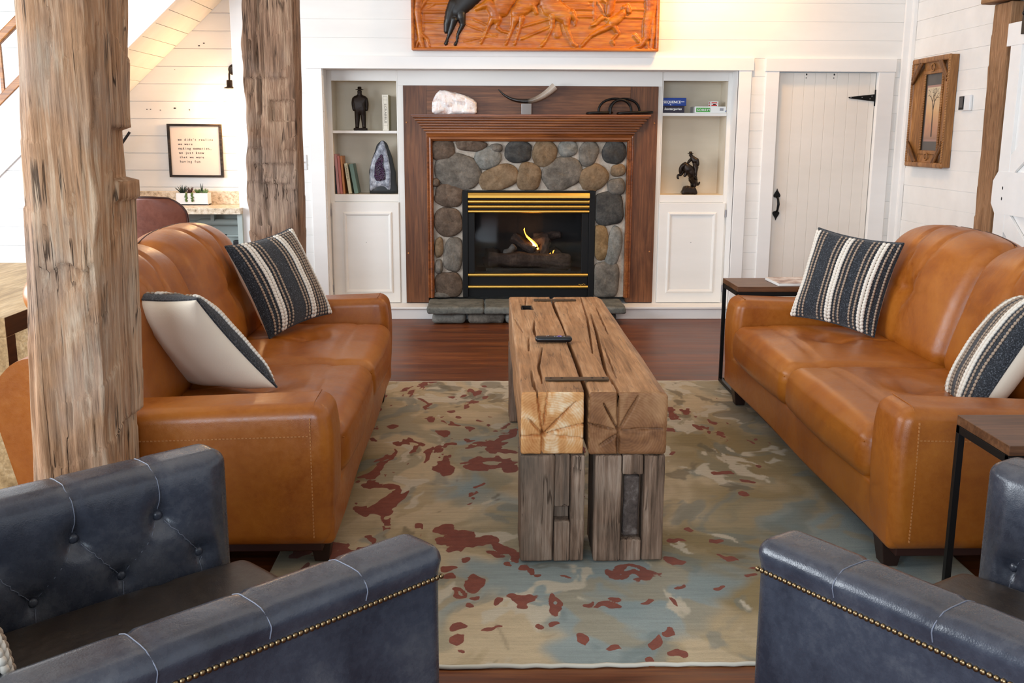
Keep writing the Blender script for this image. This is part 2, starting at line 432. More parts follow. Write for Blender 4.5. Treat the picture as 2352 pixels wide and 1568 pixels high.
    def build(s, name, mats, parent=None, bevel=0.0, loc=None, weld=False, bseg=2):
        me = bpy.data.meshes.new(name)
        me.from_pydata(s.v, [], s.f)
        if not isinstance(mats, (list, tuple)): mats = [mats]
        for m in mats: me.materials.append(m)
        me.polygons.foreach_set('use_smooth', s.sm)
        me.polygons.foreach_set('material_index', s.mi)
        me.update()
        if weld:
            bm = bmesh.new(); bm.from_mesh(me)
            bmesh.ops.remove_doubles(bm, verts=bm.verts, dist=1e-5); bm.to_mesh(me); bm.free()
        o = bpy.data.objects.new(name, me); COL.objects.link(o)
        if parent is not None: o.parent = parent
        if loc is not None: o.location = loc
        if bevel > 0:
            b = o.modifiers.new('bevel', 'BEVEL'); b.width = bevel; b.segments = bseg
            b.limit_method = 'ANGLE'; b.angle_limit = math.radians(40)
        return o
def empty(name, loc=(0, 0, 0), rz=0.0):
    o = bpy.data.objects.new(name, None); COL.objects.link(o)
    o.location = loc; o.rotation_euler = (0, 0, rz); o.empty_display_size = 0.1
    return o
def tag(o, label, cat, group=None, kind=None):
    o['label'] = label; o['category'] = cat
    if group: o['group'] = group
    if kind: o['kind'] = kind
    return o
def thing(name, label, cat, loc=(0, 0, 0), rz=0.0, group=None):
    return tag(empty(name, loc, rz), label, cat, group)
def snapper(mb, off=0.0):
    from mathutils.bvhtree import BVHTree
    bv = BVHTree.FromPolygons([Vector(p) for p in mb.v], mb.f)
    def f(p, o=off):
        q, n, i, d = bv.find_nearest(Vector(p))
        return q+n*o
    return f
def struct(o, label=None):
    o['kind'] = 'structure'
    if label: o['label'] = label
    return o
def copy_tree(o, parent=None):
    c = o.copy(); COL.objects.link(c)
    if parent is not None: c.parent = parent
    for ch in list(o.children): copy_tree(ch, c)
    return c
TXT = {}
def glyph(ch):
    if ch in TXT: return TXT[ch]
    cu = bpy.data.curves.new('glyph', 'FONT'); cu.body = ch; cu.size = 1.0; cu.extrude = 0.0; cu.resolution_u = 3
    ob = bpy.data.objects.new('glyph', cu); COL.objects.link(ob)
    bpy.context.view_layer.update()
    me = bpy.data.meshes.new_from_object(ob.evaluated_get(bpy.context.evaluated_depsgraph_get()))
    V = [v.co.copy() for v in me.vertices]; F = [list(p.vertices) for p in me.polygons]
    bpy.data.objects.remove(ob); bpy.data.curves.remove(cu); bpy.data.meshes.remove(me)
    TXT[ch] = (V, F); return TXT[ch]
def text(mb, s, size, T, width=None, pitch=None, squash=1.0, italic=0.0, bold=0.0):
    """flat letters laid in the local XY plane of T, starting at its origin"""
    if pitch is not None:
        for i, ch in enumerate(s):
            if ch == ' ': continue
            V, F = glyph(ch)
            w = max(v.x for v in V)+min(v.x for v in V)
            sc = min(size*squash, pitch*1.05/max(0.2, max(v.x for v in V)-min(v.x for v in V)))
            for dx in ((0, bold) if bold else (0,)): mb.add([(i*pitch+pitch/2+(v.x-w/2)*sc+dx, v.y*size, dx*0.15) for v in V], F, False, 0, T)
        return
    V, F = glyph(s)
    x0 = min(v.x for v in V); x1 = max(v.x for v in V)
    sx = size*squash if width is None else width/(x1-x0)
    offs = [(0, 0)] if not bold else [(0, 0), (bold, 0), (0, bold), (bold, bold)]
    for iz, (dx, dy) in enumerate(offs):
        mb.add([((v.x-x0)*sx+v.y*size*italic+dx, v.y*size+dy, iz*0.00012) for v in V], F, False, 0, T)
def frameT(o, x, y):
    x = Vector(x).normalized(); y = Vector(y); z = x.cross(y).normalized(); y = z.cross(x)
    return Matrix(((x.x, y.x, z.x, o[0]), (x.y, y.y, z.y, o[1]), (x.z, y.z, z.z, o[2]), (0, 0, 0, 1)))
def seg_dist(P, A, B):
    """distance of points P (n,2) to segment"""
    A = np.array(A); B = np.array(B); d = B-A; L = (d*d).sum()
    t = np.clip(((P-A) @ d)/max(L, 1e-12), 0, 1)
    q = A+t[:, None]*d
    return np.sqrt(((P-q)**2).sum(1)), t
def hewn(name, x0, x1, y0, y1, z0, z1, mats, parent=None, step=0.012, r=0.012, amp=0.004, wav=0.006, axis='z', seed=0,
         cracks=(), fn=None, ends=None, loc=None, adze=0.0):
    """rough sawn / hewn timber: dense rounded box, noise displaced along its normals, with real grooves.
    cracks: (face, polyline, width, depth); face in '+x -x +y -y +z -z', polyline in the two other axes"""
    mb = MB()
    mif = None
    if ends:
        mif = lambda f: (1 if (f[0] == 'xyz'.index(axis) and f[1] == 0) else (2 if f[0] == 'xyz'.index(axis) else 0))
    mb.soft(x0, x1, y0, y1, z0, z1, r, step, None, 0, 2, None, mif or (lambda f: 0))
    V = np.array(mb.v)
    c = np.array([(x0+x1)/2, (y0+y1)/2, (z0+z1)/2]); h = np.array([(x1-x0)/2, (y1-y0)/2, (z1-z0)/2])
    ai = 'xyz'.index(axis)
    D = np.zeros_like(V)
    q = (V-c)/h
    nrm = np.zeros_like(V)
    for a in range(3):
        w = np.clip((np.abs(V[:, a]-c[a])-(h[a]-r*1.2))/(r*1.2), 0, 1)
        nrm[:, a] = np.sign(q[:, a])*w
    ln = np.sqrt((nrm**2).sum(1)); ln[ln < 1e-6] = 1; nrm /= ln[:, None]
    st = [1.0, 1.0, 1.0]; st[ai] = 0.12
    dis = np.zeros(len(V))
    for i, p in enumerate(V):
        a = Vector((p[0]*st[0]*38+seed, p[1]*st[1]*38, p[2]*st[2]*38))
        b = Vector((p[0]*5*(1 if ai else .35)+seed*2, p[1]*5*(1 if ai != 1 else .35), p[2]*5*(.35 if ai == 2 else 1)+seed))
        dis[i] = noise.noise(a)*amp+noise.noise(b)*wav
        if adze:
            s_ = p[ai]*5.2+noise.noise(Vector((p[0]*3, p[1]*3, seed)))*1.5
            dis[i] += ((s_-math.floor(s_))-0.5)*adze*max(0, noise.noise(Vector((p[0]*6+seed, p[1]*6, p[2]*2.5)))+0.25)
    V2 = V+nrm*dis[:, None]
    for (face, pl, wd, dp) in cracks:
        a = 'xyz'.index(face[1]); sg = 1 if face[0] == '+' else -1
        o = [k for k in range(3) if k != a]
        on = sg*(V[:, a]-c[a]) > h[a]-r*0.9
        P = V[:, o]; P = P+0.0
        best = np.full(len(V), 9.0); wloc = np.full(len(V), wd)
        n = len(pl)-1; acc = 0
        for i in range(n):
            d, t = seg_dist(P, pl[i], pl[i+1])
            tt = (i+t)/n
            ww = wd*(0.35+0.65*np.sin(np.pi*np.clip(tt*0.9+0.05, 0, 1)))
            u = d/ww
            m = u < best
            best[m] = u[m]
        g_ = np.clip(1-best, 0, 1)
        V2[on, a] -= sg*dp*g_[on]**0.7
    if fn is not None:
        V2 = fn(V2, V)
    mb.v = [tuple(p) for p in V2]
    return mb.build(name, mats, parent, 0, loc)

# ------------------------------------------------------------------ the room
WY, RF, NY, XR = 8.15, 8.36, 8.55, 3.366
PITCH = 0.1405
struct(MB().box(-6.5, 4.2, -3.0, 9.2, -0.05, 0.0).build('floor', M['floor']), 'dark reddish brown plank floor')
struct(MB().box(-6.5, 4.2, -3.0, 9.2, 4.1, 4.2).build('ceiling', M['ceiling']), 'off white ceiling')
mb = MB()
mb.box(-1.97, -1.40, WY+0.006, WY+0.12, 0, 2.11); mb.box(2.09, 2.22, WY+0.006, WY+0.12, 0, 2.11)
mb.box(3.12, XR, WY+0.006, WY+0.12, 0, 2.11); mb.box(-1.97, XR, WY+0.006, WY+0.12, 2.11, 4.1)
k = -14
def rows(zmin, zmax, z0=2.103):
    n = int(math.floor((zmin-z0)/PITCH))
    while z0+n*PITCH < zmax:
        yield max(zmin, z0+n*PITCH+0.0012), min(zmax, z0+(n+1)*PITCH-0.0012)
        n += 1
rnd = random.Random(3)
for a, b in rows(0.0, 4.1):
    if b-a < 0.01: continue
    xs = [(-1.97, -1.30), (2.0, 2.31), (3.12, XR)] if a < 2.09 else [(-1.97, XR)]
    for (p, q) in xs:
        d = rnd.uniform(0, 0.0025)
        mb.box(p, q, WY+d, WY+0.016, a, b)
struct(mb.build('wall_back', M['shiplap'], None, 0.0012), 'white horizontal board wall around the fireplace')
mb = MB(); mb.box(XR+0.006, XR+0.12, -3.0, WY+0.12, 0, 4.1)
for a, b in rows(0.0, 4.1):
    if b-a < 0.01: continue
    d = rnd.uniform(0, 0.0025)
    mb.box(XR+d, XR+0.016, -3.0, WY, a, b)
struct(mb.build('wall_right', M['shiplap'], None, 0.0012), 'white horizontal board wall at right')
mb = MB(); mb.box(-6.5, -1.90, NY+0.015, NY+0.1, 0, 4.1)
for a, b in rows(0.0, 4.1, 2.046):
    if b-a < 0.01: continue
    a += 0.0006; b -= 0.0006
    d = rnd.uniform(0, 0.003)
    mb.box(-6.5, -1.90 if a > 0.92 else -3.03, NY+d, NY+0.016, a, b)
struct(mb.build('wall_nook', M['shiplap'], None, 0.0012), 'white board wall behind the desk nook and stairs')
mb = MB()
for a, b in rows(0.0, 0.93, 2.046):
    if b-a < 0.01: continue
    mb.box(-3.03, -1.90, NY+0.002, NY+0.016, a, b)
struct(mb.build('wall_nook', M['nookshade'], None, 0.0012), 'board wall under the counter with grey green shade in its colour')
struct(MB().box(-1.97, -1.90, WY+0.1, NY+0.02, 0, 4.1).build('wall_left', M['trim']), 'white end of the fireplace wall')
struct(MB().box(-2.005, -1.90, WY-0.015, WY+0.02, 0, 4.1).build('trim_1', M['trim'], None, 0.003), 'white corner board beside the nook')
# recess with casing
mb = MB()
mb.box(-1.42, -1.308, WY-0.02, WY+0.02, 0.0, 2.009); mb.box(1.998, 2.097, WY-0.02, WY+0.02, 0.0, 2.015)
mb.box(-1.435, 2.112, WY-0.026, WY+0.02, 2.009, 2.105)
struct(mb.build('trim_2', M['trim'], None, 0.003), 'white casing around the fireplace recess')
mb = MB()
mb.box(-1.33, -1.308, WY, 8.75, 0, 2.03); mb.box(1.998, 2.02, WY, 8.75, 0, 2.03); mb.box(-1.33, 2.02, WY, 8.75, 2.009, 2.03)
mb.box(-1.33, 2.02, 8.70, 8.75, 0, 2.03)
struct(mb.build('trim_3', M['trim'], None, 0.002), 'white lining of the fireplace recess')
mb = MB()
mb.box(-1.308, 1.998, WY+0.012, RF+0.3, 0, 0.085); mb.box(-1.308, 1.998, WY-0.004, RF+0.3, 0.085, 0.104)
struct(mb.build('baseboard_back', M['trim'], None, 0.004), 'white plinth under the bookcases')
mb = MB(); mb.box(-0.735, 1.425, RF-0.004, RF+0.25, 1.893, 2.009); mb.box(-0.735, -0.690, RF-0.004, RF+0.25, 0.104, 1.893); mb.box(1.392, 1.425, RF-0.004, RF+0.25, 0.104, 1.893)
struct(mb.build('trim_4', M['cabinet'], None, 0.002), 'white boards framing the brown surround')
mb = MB(); mb.box(3.29, XR, WY-0.03, WY, 0, 4.1); mb.box(XR-0.03, XR, WY-0.075, WY, 0, 4.1)
struct(mb.build('trim_5', M['trim'], None, 0.003), 'white corner trim right of the door')
mb = MB()
mb.box(2.212, 2.318, WY-0.02, WY+0.02, 0, 2.004); mb.box(3.118, 3.245, WY-0.02, WY+0.02, 0, 2.004); mb.box(2.205, 3.252, WY-0.026, WY+0.02, 2.004, 2.105)
struct(mb.build('trim_6', M['trim'], None, 0.003), 'white casing around the plank door')
mb = MB(); mb.box(-1.97, -1.42, WY-0.016, WY+0.01, 0, 0.12); mb.box(2.097, 2.212, WY-0.016, WY+0.01, 0, 0.12)
struct(mb.build('baseboard_back', M['trim'], None, 0.003))
# plank door
door = struct(empty('door_1', (2.32, WY+0.05, 0)), 'cream white plank door with black strap hinge')
mb = MB(); x = 0.0
for w in (0.128, 0.09, 0.088, 0.088, 0.088, 0.092, 0.088, 0.088, 0.05):
    x2 = min(x+w, 0.795); mb.box(x+0.0007, x2-0.0007, -0.016, 0.02, 0.012, 1.997); x = x2
mb.box(0, 0.795, -0.0125, 0.02, 0.012, 1.997)
mb.build('plank_panel', M['door'], door, 0.002)
def spade(mb, cx, cz, s, up, y):
    P = []
    for (a, b) in ((0, 1.0), (0.10, 0.72), (0.30, 0.40), (0.46, 0.10), (0.44, -0.12), (0.26, -0.26), (0.08, -0.22), (0, -0.20)):
        P.append((a, b))
    P = P+[(-a, b) for a, b in P[::-1][1:-1]]
    mb.prism([(cx+a*s, cz+b*s*up) for a, b in (P if up > 0 else P[::-1])], 'y', y-0.004, y+0.003)
hd = empty('door_handle', (0, 0, 0)); hd.parent = door
hd['label'] = 'black wrought iron handle with spade ends'
mb = MB(); spade(mb, 0.046, 1.022, 0.060, 1, -0.02); spade(mb, 0.046, 0.882, 0.060, -1, -0.02)
mb.build('spade_plate', M['blackiron'], hd, 0.001)
mb = MB(); mb.tube([(0.046, -0.02, 1.012), (0.050, -0.045, 1.0), (0.053, -0.055, 0.955), (0.050, -0.045, 0.905), (0.046, -0.02, 0.892)], [0.008, 0.009, 0.011, 0.009, 0.008])
mb.build('grip', M['blackiron'], hd)
hg = empty('strap_hinge', (0, 0, 0)); hg.parent = door; hg['label'] = 'black strap hinge'
mb = MB(); mb.prism([(0.59, 1.800), (0.79, 1.777), (0.79, 1.833), (0.59, 1.812), (0.578, 1.806)], 'y', -0.025, -0.018)
mb.build('strap', M['blackiron'], hg, 0.0015)
mb = MB(); mb.box(0.792, 0.815, -0.030, -0.016, 1.742, 1.868)
mb.build('hinge_plate', M['blackiron'], hg, 0.0015)
mb = MB()
for (sx, sz) in ((0.60, 1.806), (0.69, 1.808), (0.755, 1.797), (0.77, 1.818), (0.804, 1.86), (0.804, 1.75), (0.804, 1.80)):
    mb.ell((sx, -0.030 if sx > 0.79 else -0.025, sz), (0.004, 0.002, 0.004), 8, 4)
mb.build('screw', M['grey'], hg)
mb = MB()
for sx in (0.232, 0.455):
    mb.ell((sx, -0.017, 1.985), (0.006, 0.002, 0.008), 8, 4); mb.ell((sx-0.003, -0.017, 1.958), (0.004, 0.002, 0.005), 8, 4)
mb.build('screw_hole', M['black'], door)
# stairs
cst = 2.454+0.91*2.27
def zst(x): return cst+0.91*x
mb = MB(); mb.prism([(-6.4, zst(-6.4)), (-1.3, zst(-1.3)), (-1.3, zst(-1.3)+0.47), (-6.4, zst(-6.4)+0.47)], 'y', 7.65, 7.70)
mb.prism([(-6.4, zst(-6.4)+0.1), (-1.3, zst(-1.3)+0.1), (-1.3, zst(-1.3)+0.47), (-6.4, zst(-6.4)+0.47)], 'y', 7.70, NY)
struct(mb.build('trim_7', M['trim'], None, 0.003), 'white sloping side of the staircase')
mb = MB(); L = 7.2; ang = math.atan(0.91)
T = Matrix.Translation((-6.4, 0, zst(-6.4)+0.012)) @ Matrix.Rotation(-ang, 4, 'Y')
x = 0
while x < L-0.4:
    mb.box(x+0.0022, x+PITCH-0.0022, 7.70, NY, rnd.uniform(0, 0.002), 0.02, 0, T); x += PITCH
mb.box(0, L-0.3, 7.70, NY, 0.014, 0.03, 0, T)
struct(mb.build('trim_8', M['shiplap'], None, 0.001), 'white boards on the underside of the stairs')
mb = MB()
for a, b in rows(0.0, 3.0, 2.07):
    if b-a < 0.01: continue
    xa = max(-6.4, (a-cst)/0.91); xb = (b-cst)/0.91
    xr_ = -3.06
    if xb >= xr_: xb = xr_
    if xa >= xr_: continue
    if a < zst(-6.4): xa = -6.4
    lo = max(-6.4, min((b-cst)/0.91, xr_))
    if lo < xr_: mb.prism([(lo, a), (xr_, a), (xr_, b), (lo, b)], 'y', 7.668, 7.69)
    if a > zst(-6.4): mb.prism([((a-cst)/0.91, a), (lo+0.001, a), (lo+0.001, b)], 'y', 7.668, 7.69)
    else: mb.prism([(-6.4, a), (lo+0.001, a), (lo+0.001, b), (-6.4, b)], 'y', 7.668, 7.69)
mb.prism([(-6.4, 0), (-3.06, 0), (-3.06, zst(-3.06)), (-6.4, zst(-6.4))], 'y', 7.69, 7.70)
struct(mb.build('wall_left', M['shiplap']), 'white boards closing the space under the stairs')
rl = thing('stair_railing', 'honey brown stair railing at the far left edge beside white stairs', 'railing', (-3.6, 7.67, 0))
def bar(mb, p, q, w, h):
    p = Vector(p); q = Vector(q); T = frameT(p, q-p, (0, 1, 0)); mb.box(0, (q-p).length, -w/2, w/2, -h/2, h/2, 0, T)
mb = MB(); bar(mb, (-1.6, 0, zst(-5.2)+0.91), (1.2, 0, zst(-2.4)+0.91), 0.05, 0.06); mb.build('handrail', M['rail'], rl, 0.01)
mb = MB(); bar(mb, (-1.6, 0, zst(-5.2)+0.50), (1.2, 0, zst(-2.4)+0.50), 0.06, 0.055); mb.build('bottom_rail', M['rail'], rl, 0.005)
for bx in (-1.2, -0.6, 0.02, 0.62):
    mb = MB(); z0 = zst(-3.6+bx); mb.box(bx-0.012, bx+0.012, -0.012, 0.012, z0+0.50, z0+0.90); mb.build('baluster', M['rail'], rl, 0.003)

# ------------------------------------------------------------------ hewn timbers
def post1_fn(V2, V):
    x, y, z = V[:, 0], V[:, 1], V[:, 2]
    V2 = V2.copy()
    back = (x > -1.17) & (y > 2.99)
    n1 = back & (z > 1.363) & (z < 1.510); V2[n1, 0] -= 0.028
    n2 = back & (z < 0.628); V2[n2, 0] -= 0.022
    n3 = back & (z > 1.30) & (z < 1.363); V2[n3, 0] += 0.012
    # shallow axe notch on the front face
    fr = (y < 2.885)
    d = fr & (x > -1.31) & (x < -1.13) & (z > 1.055) & (z < 1.125+0.012*np.sin(x*60))
    V2[d, 1] += 0.012*(z[d]-1.045)/0.08
    # waney front left and front right edges
    w = np.clip((-1.325-x)/0.03, 0, 1)*np.clip((2.905-y)/0.03, 0, 1); V2[:, 1] += w*0.022
    g_ = (x > -1.158) & (y < 2.90)
    V2[g_, 0] -= 0.010*np.abs(np.sin(z[g_]*7.3))+0.004*np.sin(z[g_]*23)
    V2[:, 0] += 0.055*(z-0.5)-0.026*(z-0.5)*np.clip((x+1.366)/0.238, 0, 1)
    return V2
p = hewn('timber_post', -1.366, -1.128, 2.855, 3.175, 0, 2.9, M['post'], None, 0.010, 0.010, 0.005, 0.008, 'z', 3,
     [('-y', [(-1.252, 1.86), (-1.247, 1.77), (-1.258, 1.71), (-1.262, 1.60)], 0.006, 0.012),
      ('-y', [(-1.198, 1.70), (-1.204, 1.64)], 0.004, 0.008),
      ('-y', [(-1.155, 1.081), (-1.170, 0.959), (-1.166, 0.847), (-1.193, 0.675), (-1.20, 0.5)], 0.006, 0.012),
      ('-y', [(-1.274, 0.762), (-1.278, 0.529)], 0.008, 0.012), ('-y', [(-1.235, 0.74), (-1.255, 0.40)], 0.005, 0.010),
      ('-y', [(-1.286, 1.245), (-1.302, 1.06), (-1.31, 0.98)], 0.004, 0.008), ('-y', [(-1.19, 1.36), (-1.22, 1.24), (-1.225, 1.1)], 0.004, 0.008),
      ('+x', [(2.93, 1.80), (2.91, 1.62), (2.885, 1.52)], 0.012, 0.02), ('+x', [(3.03, 2.1), (3.035, 1.5), (3.03, 1.2)], 0.007, 0.012),
      ('+x', [(3.06, 1.10), (3.065, 0.75), (3.07, 0.4)], 0.009, 0.016), ('+x', [(2.97, 1.5), (2.96, 0.9)], 0.005, 0.008)], post1_fn, adze=0.008)
tag(p, 'large tan hand hewn timber post in the left foreground before the sofa', 'post')
def post2_fn(V2, V):
    x, y, z = V[:, 0], V[:, 1], V[:, 2]
    V2 = V2.copy(); fr = y < 5.69
    d = fr & (x > -1.20) & (x < -1.075) & (z > 1.575) & (z < 1.685); V2[d, 1] += 0.014
    for (xa, xb, zc, dd) in ((-1.34, -1.10, 1.80, 0.010), (-1.30, -1.08, 1.34, 0.012), (-1.34, -1.25, 1.43, 0.008), (-1.16, -1.07, 1.42, 0.008), (-1.34, -1.20, 1.24, 0.008), (-1.14, -1.07, 1.20, 0.008), (-1.25, -1.10, 1.23, 0.010)):
        m = fr & (x > xa) & (x < xb) & (z < zc) & (z > zc-0.10)
        V2[m, 1] += dd*(1-(zc-z[m])/0.10)
    g_ = (x < -1.315); V2[g_, 0] += 0.007*np.sin(z[g_]*9)+0.004*np.sin(z[g_]*31)
    V2[:, 0] += 0.012*(z-1.5)
    return V2
p = hewn('timber_post', -1.345, -1.063, 5.665, 5.885, 0, 2.9, M['post_grey'], None, 0.011, 0.012, 0.004, 0.007, 'z', 11,
     [('-y', [(-1.258, 2.6), (-1.257, 2.14), (-1.265, 1.88), (-1.254, 1.77), (-1.252, 1.67), (-1.27, 1.52), (-1.268, 1.376), (-1.261, 1.34), (-1.268, 1.24), (-1.276, 1.0)], 0.008, 0.035),
      ('-y', [(-1.30, 2.0), (-1.285, 1.7), (-1.29, 1.3)], 0.005, 0.012), ('-y', [(-1.24, 1.24), (-1.235, 1.0)], 0.011, 0.02),
      ('-y', [(-1.235, 2.2), (-1.232, 1.8)], 0.006, 0.015), ('-y', [(-1.11, 2.2), (-1.115, 1.75)], 0.005, 0.010), ('-y', [(-1.18, 1.6), (-1.19, 1.2)], 0.004, 0.008),
      ('-y', [(-1.15, 1.56), (-1.155, 1.36)], 0.004, 0.008), ('-y', [(-1.19, 1.69), (-1.19, 1.575)], 0.007, 0.012)], post2_fn, adze=0.010)
tag(p, 'grey brown hewn timber post between the sofa and the fireplace wall', 'post')
p = hewn('timber_post', 3.250, 3.352, 6.40, 6.62, 0, 2.33, M['post_thin'], None, 0.014, 0.01, 0.003, 0.006, 'z', 21, [('-x', [(6.5, 1.9), (6.48, 1.5)], 0.005, 0.008), ('-x', [(6.52, 1.2), (6.51, 1.0)], 0.005, 0.010)], adze=0.006)
tag(p, 'slim brown timber post on the right wall beside the sliding door', 'post')
p = hewn('timber_header', 3.195, 3.350, 4.9, 6.70, 2.338, 2.56, M['hdr'], None, 0.016, 0.012, 0.003, 0.006, 'y', 25, adze=0.006)
tag(p, 'horizontal brown timber over the sliding door at top right', 'beam')
# sliding barn door
bd = struct(empty('door_2', (3.205, 0, 0)), 'white sliding plank door at the right edge')
mb = MB()
y = 4.9
while y < 6.2:
    mb.box(0.012, 0.035, y+0.001, min(y+0.139, 6.244), 0.03, 2.17); y += 0.14
mb.build('plank_panel', M['trim'], bd, 0.002)
mb = MB(); mb.box(-0.012, 0.012, 4.9, 6.30, 2.045, 2.18); mb.build('top_rail', M['trim'], bd, 0.002)
mb = MB(); mb.prism([(4.9, 1.03), (6.245, 1.03), (6.30, 1.09), (6.30, 1.23), (6.245, 1.29), (4.9, 1.29)], 'x', -0.012, 0.012); mb.build('middle_rail', M['trim'], bd, 0.002)
mb = MB(); mb.box(-0.010, 0.012, 6.12, 6.25, 0.03, 2.045); mb.build('stile', M['trim'], bd, 0.002)
for (za, zb) in ((1.27, 2.0), (1.05, 0.3)):
    mb = MB(); A = Vector((0, 6.20, za)); B = Vector((0, 5.1, zb)); T = frameT(A, B-A, (0, 0, 1))
    mb.box(0, (B-A).length, -0.06, 0.06, -0.008, 0.008, 0, T); mb.build('diagonal_brace', M['trim'], bd, 0.002)
mb = MB()
for z in (1.19, 1.125): mb.ell((-0.013, 6.17, z), (0.002, 0.006, 0.011), 8, 4)
mb.build('bolt_hole', M['black'], bd)
mb = MB(); mb.box(-0.028, -0.014, 6.07, 6.115, 2.10, 2.36); mb.build('hanger_strap', M['blackiron'], bd, 0.002)
for z in (2.22, 2.34):
    mb = MB(); mb.ell((-0.032, 6.092, z), (0.010, 0.014, 0.014), 10, 6); mb.build('bolt', M['blackiron'], bd)

# ------------------------------------------------------------------ rug
RUST = [(-0.161, 3.614, 0.037, 0.048, 0), (-0.106, 3.555, 0.053, 0.044, -12), (-0.059, 3.485, 0.055, 0.046, 12), (0.0, 3.484, 0.044, 0.04, -10), (0.058, 3.423, 0.048, 0.041, 18), (0.098, 3.352, 0.025, 0.049, 10), (-0.116, 3.448, 0.039, 0.032, 0), (-0.163, 3.503, 0.031, 0.03, 0), (0.013, 3.369, 0.037, 0.024, 20), (0.499, 3.229, 0.074, 0.052, 0), (0.654, 3.308, 0.04, 0.032, -20), (0.116, 3.255, 0.025, 0.026, -20), (0.171, 3.206, 0.017, 0.02, -20), (0.276, 3.183, 0.019, 0.011, 10), (-0.094, 3.352, 0.017, 0.021, 0), (-0.042, 3.147, 0.031, 0.055, 5), (-0.141, 3.268, 0.032, 0.026, -8), (-0.132, 3.197, 0.033, 0.025, -8), (-0.093, 3.077, 0.028, 0.026, 0), (-0.046, 3.046, 0.014, 0.013, 20), (-0.06, 3.001, 0.013, 0.02, 20), (0.023, 3.007, 0.013, 0.023, 0), (0.097, 3.023, 0.044, 0.031, -15), (0.099, 2.974, 0.016, 0.02, 0), (0.205, 2.977, 0.025, 0.065, 0), (0.325, 2.988, 0.018, 0.027, 0), (0.421, 3.013, 0.023, 0.025, -10), (0.393, 2.957, 0.05, 0.02, -12), (0.527, 3.006, 0.019, 0.015, 0), (-0.085, 2.854, 0.02, 0.02, -20), (-0.088, 2.769, 0.026, 0.039, 0), (-0.07, 2.69, 0.014, 0.012, 0), (0.01, 2.839, 0.024, 0.011, -10), (0.153, 2.83, 0.017, 0.02, 0), (0.206, 2.856, 0.013, 0.018, 0), (0.289, 2.752, 0.018, 0.028, -20), (0.373, 2.68, 0.021, 0.021, -5), (0.464, 2.637, 0.013, 0.032, -25), (0.555, 2.661, 0.024, 0.02, -15), (0.503, 2.748, 0.021, 0.043, -30), (0.557, 2.801, 0.024, 0.02, 12), (0.634, 3.131, 0.019, 0.011, 0), (0.779, 3.11, 0.021, 0.013, 0), (0.852, 3.488, 0.026, 0.023, 0), (0.703, 3.503, 0.032, 0.016, 0), (0.863, 3.34, 0.035, 0.015, 0), (0.928, 3.251, 0.027, 0.017, 8), (0.893, 3.187, 0.017, 0.013, 0), (0.783, 3.606, 0.019, 0.014, 0), (1.055, 4.252, 0.063, 0.029, -10), (1.098, 3.986, 0.032, 0.029, 15), (1.131, 4.146, 0.028, 0.018, 0), (0.017, 4.422, 0.113, 0.071, 5), (-0.047, 4.348, 0.047, 0.059, 0), (0.096, 4.346, 0.045, 0.06, 8), (-0.191, 4.35, 0.041, 0.089, 0), (0.001, 4.715, 0.086, 0.04, 0), (0.068, 4.576, 0.067, 0.033, 0)]
RUST_HOLES = [(0.502, 3.229, 0.041, 0.026, 0), (0.206, 2.985, 0.01, 0.024, 0), (-0.093, 3.077, 0.014, 0.011, 0), (0.017, 4.432, 0.049, 0.03, 0)]
def vnoise(x, y, seed):
    rg = np.random.RandomState(seed); G_ = rg.rand(256, 256)
    xi = np.floor(x).astype(int); yi = np.floor(y).astype(int); fx = x-xi; fy = y-yi
    fx = fx*fx*(3-2*fx); fy = fy*fy*(3-2*fy)
    q = lambda i, j: G_[(xi+i) % 256, (yi+j) % 256]
    return (q(0, 0)*(1-fx)+q(1, 0)*fx)*(1-fy)+(q(0, 1)*(1-fx)+q(1, 1)*fx)*fy
def fbm(x, y, seed, oc=4):
    s_ = 0; a_ = 1; t_ = 0
    for k in range(oc):
        s_ = s_+a_*vnoise(x*2**k+k*13.7, y*2**k+k*7.1, seed+k); t_ += a_; a_ *= 0.5
    return s_/t_
def sst(a, b, x):
    t = np.clip((x-a)/(b-a), 0, 1); return t*t*(3-2*t)
rx0, rx1, ry0, ry1 = -0.76, 1.685, 2.612, 5.975
nx_, ny_ = 350, 480
mb = MB(); V = []; F = []
for i in range(nx_+1):
    for j in range(ny_+1):
        x = rx0+(rx1-rx0)*i/nx_; y = ry0+(ry1-ry0)*j/ny_
        V.append((x, y, 0.0115+0.0008*noise.noise(Vector((x*6, y*6, 0)))))
w_ = ny_+1
for i in range(nx_):
    for j in range(ny_): F.append((i*w_+j, (i+1)*w_+j, (i+1)*w_+j+1, i*w_+j+1))
mb.add(V, F, True)
rim = [i*w_ for i in range(nx_+1)]+[nx_*w_+j for j in range(1, w_)]+[i*w_+ny_ for i in range(nx_-1, -1, -1)]+[j for j in range(ny_-1, 0, -1)]
b0 = len(mb.v); mb.v += [(V[k][0], V[k][1], 0.0005) for k in rim]
for i in range(len(rim)):
    i2 = (i+1) % len(rim); mb.f.append([b0+i, b0+i2, rim[i2], rim[i]]); mb.sm.append(False); mb.mi.append(0)
mb.f.append([b0+i for i in range(len(rim))][::-1]); mb.sm.append(False); mb.mi.append(0)
rug = mb.build('rug', M['rug']); tag(rug, 'abstract wool rug in sage, beige and rust on the plank floor', 'rug')
A_ = np.array(mb.v); X_, Y_ = A_[:, 0], A_[:, 1]
def msk(L):
    o = np.zeros(len(X_))
    for (cx_, cy_, rx, ry) in L: o = np.maximum(o, np.clip(1-np.hypot((X_-cx_)/rx, (Y_-cy_)/ry), 0, 1))
    return o
wx = (fbm(X_*2.2, Y_*2.2, 91)-.5)*0.5; wy = (fbm(X_*2.2+9, Y_*2.2, 95)-.5)*0.5
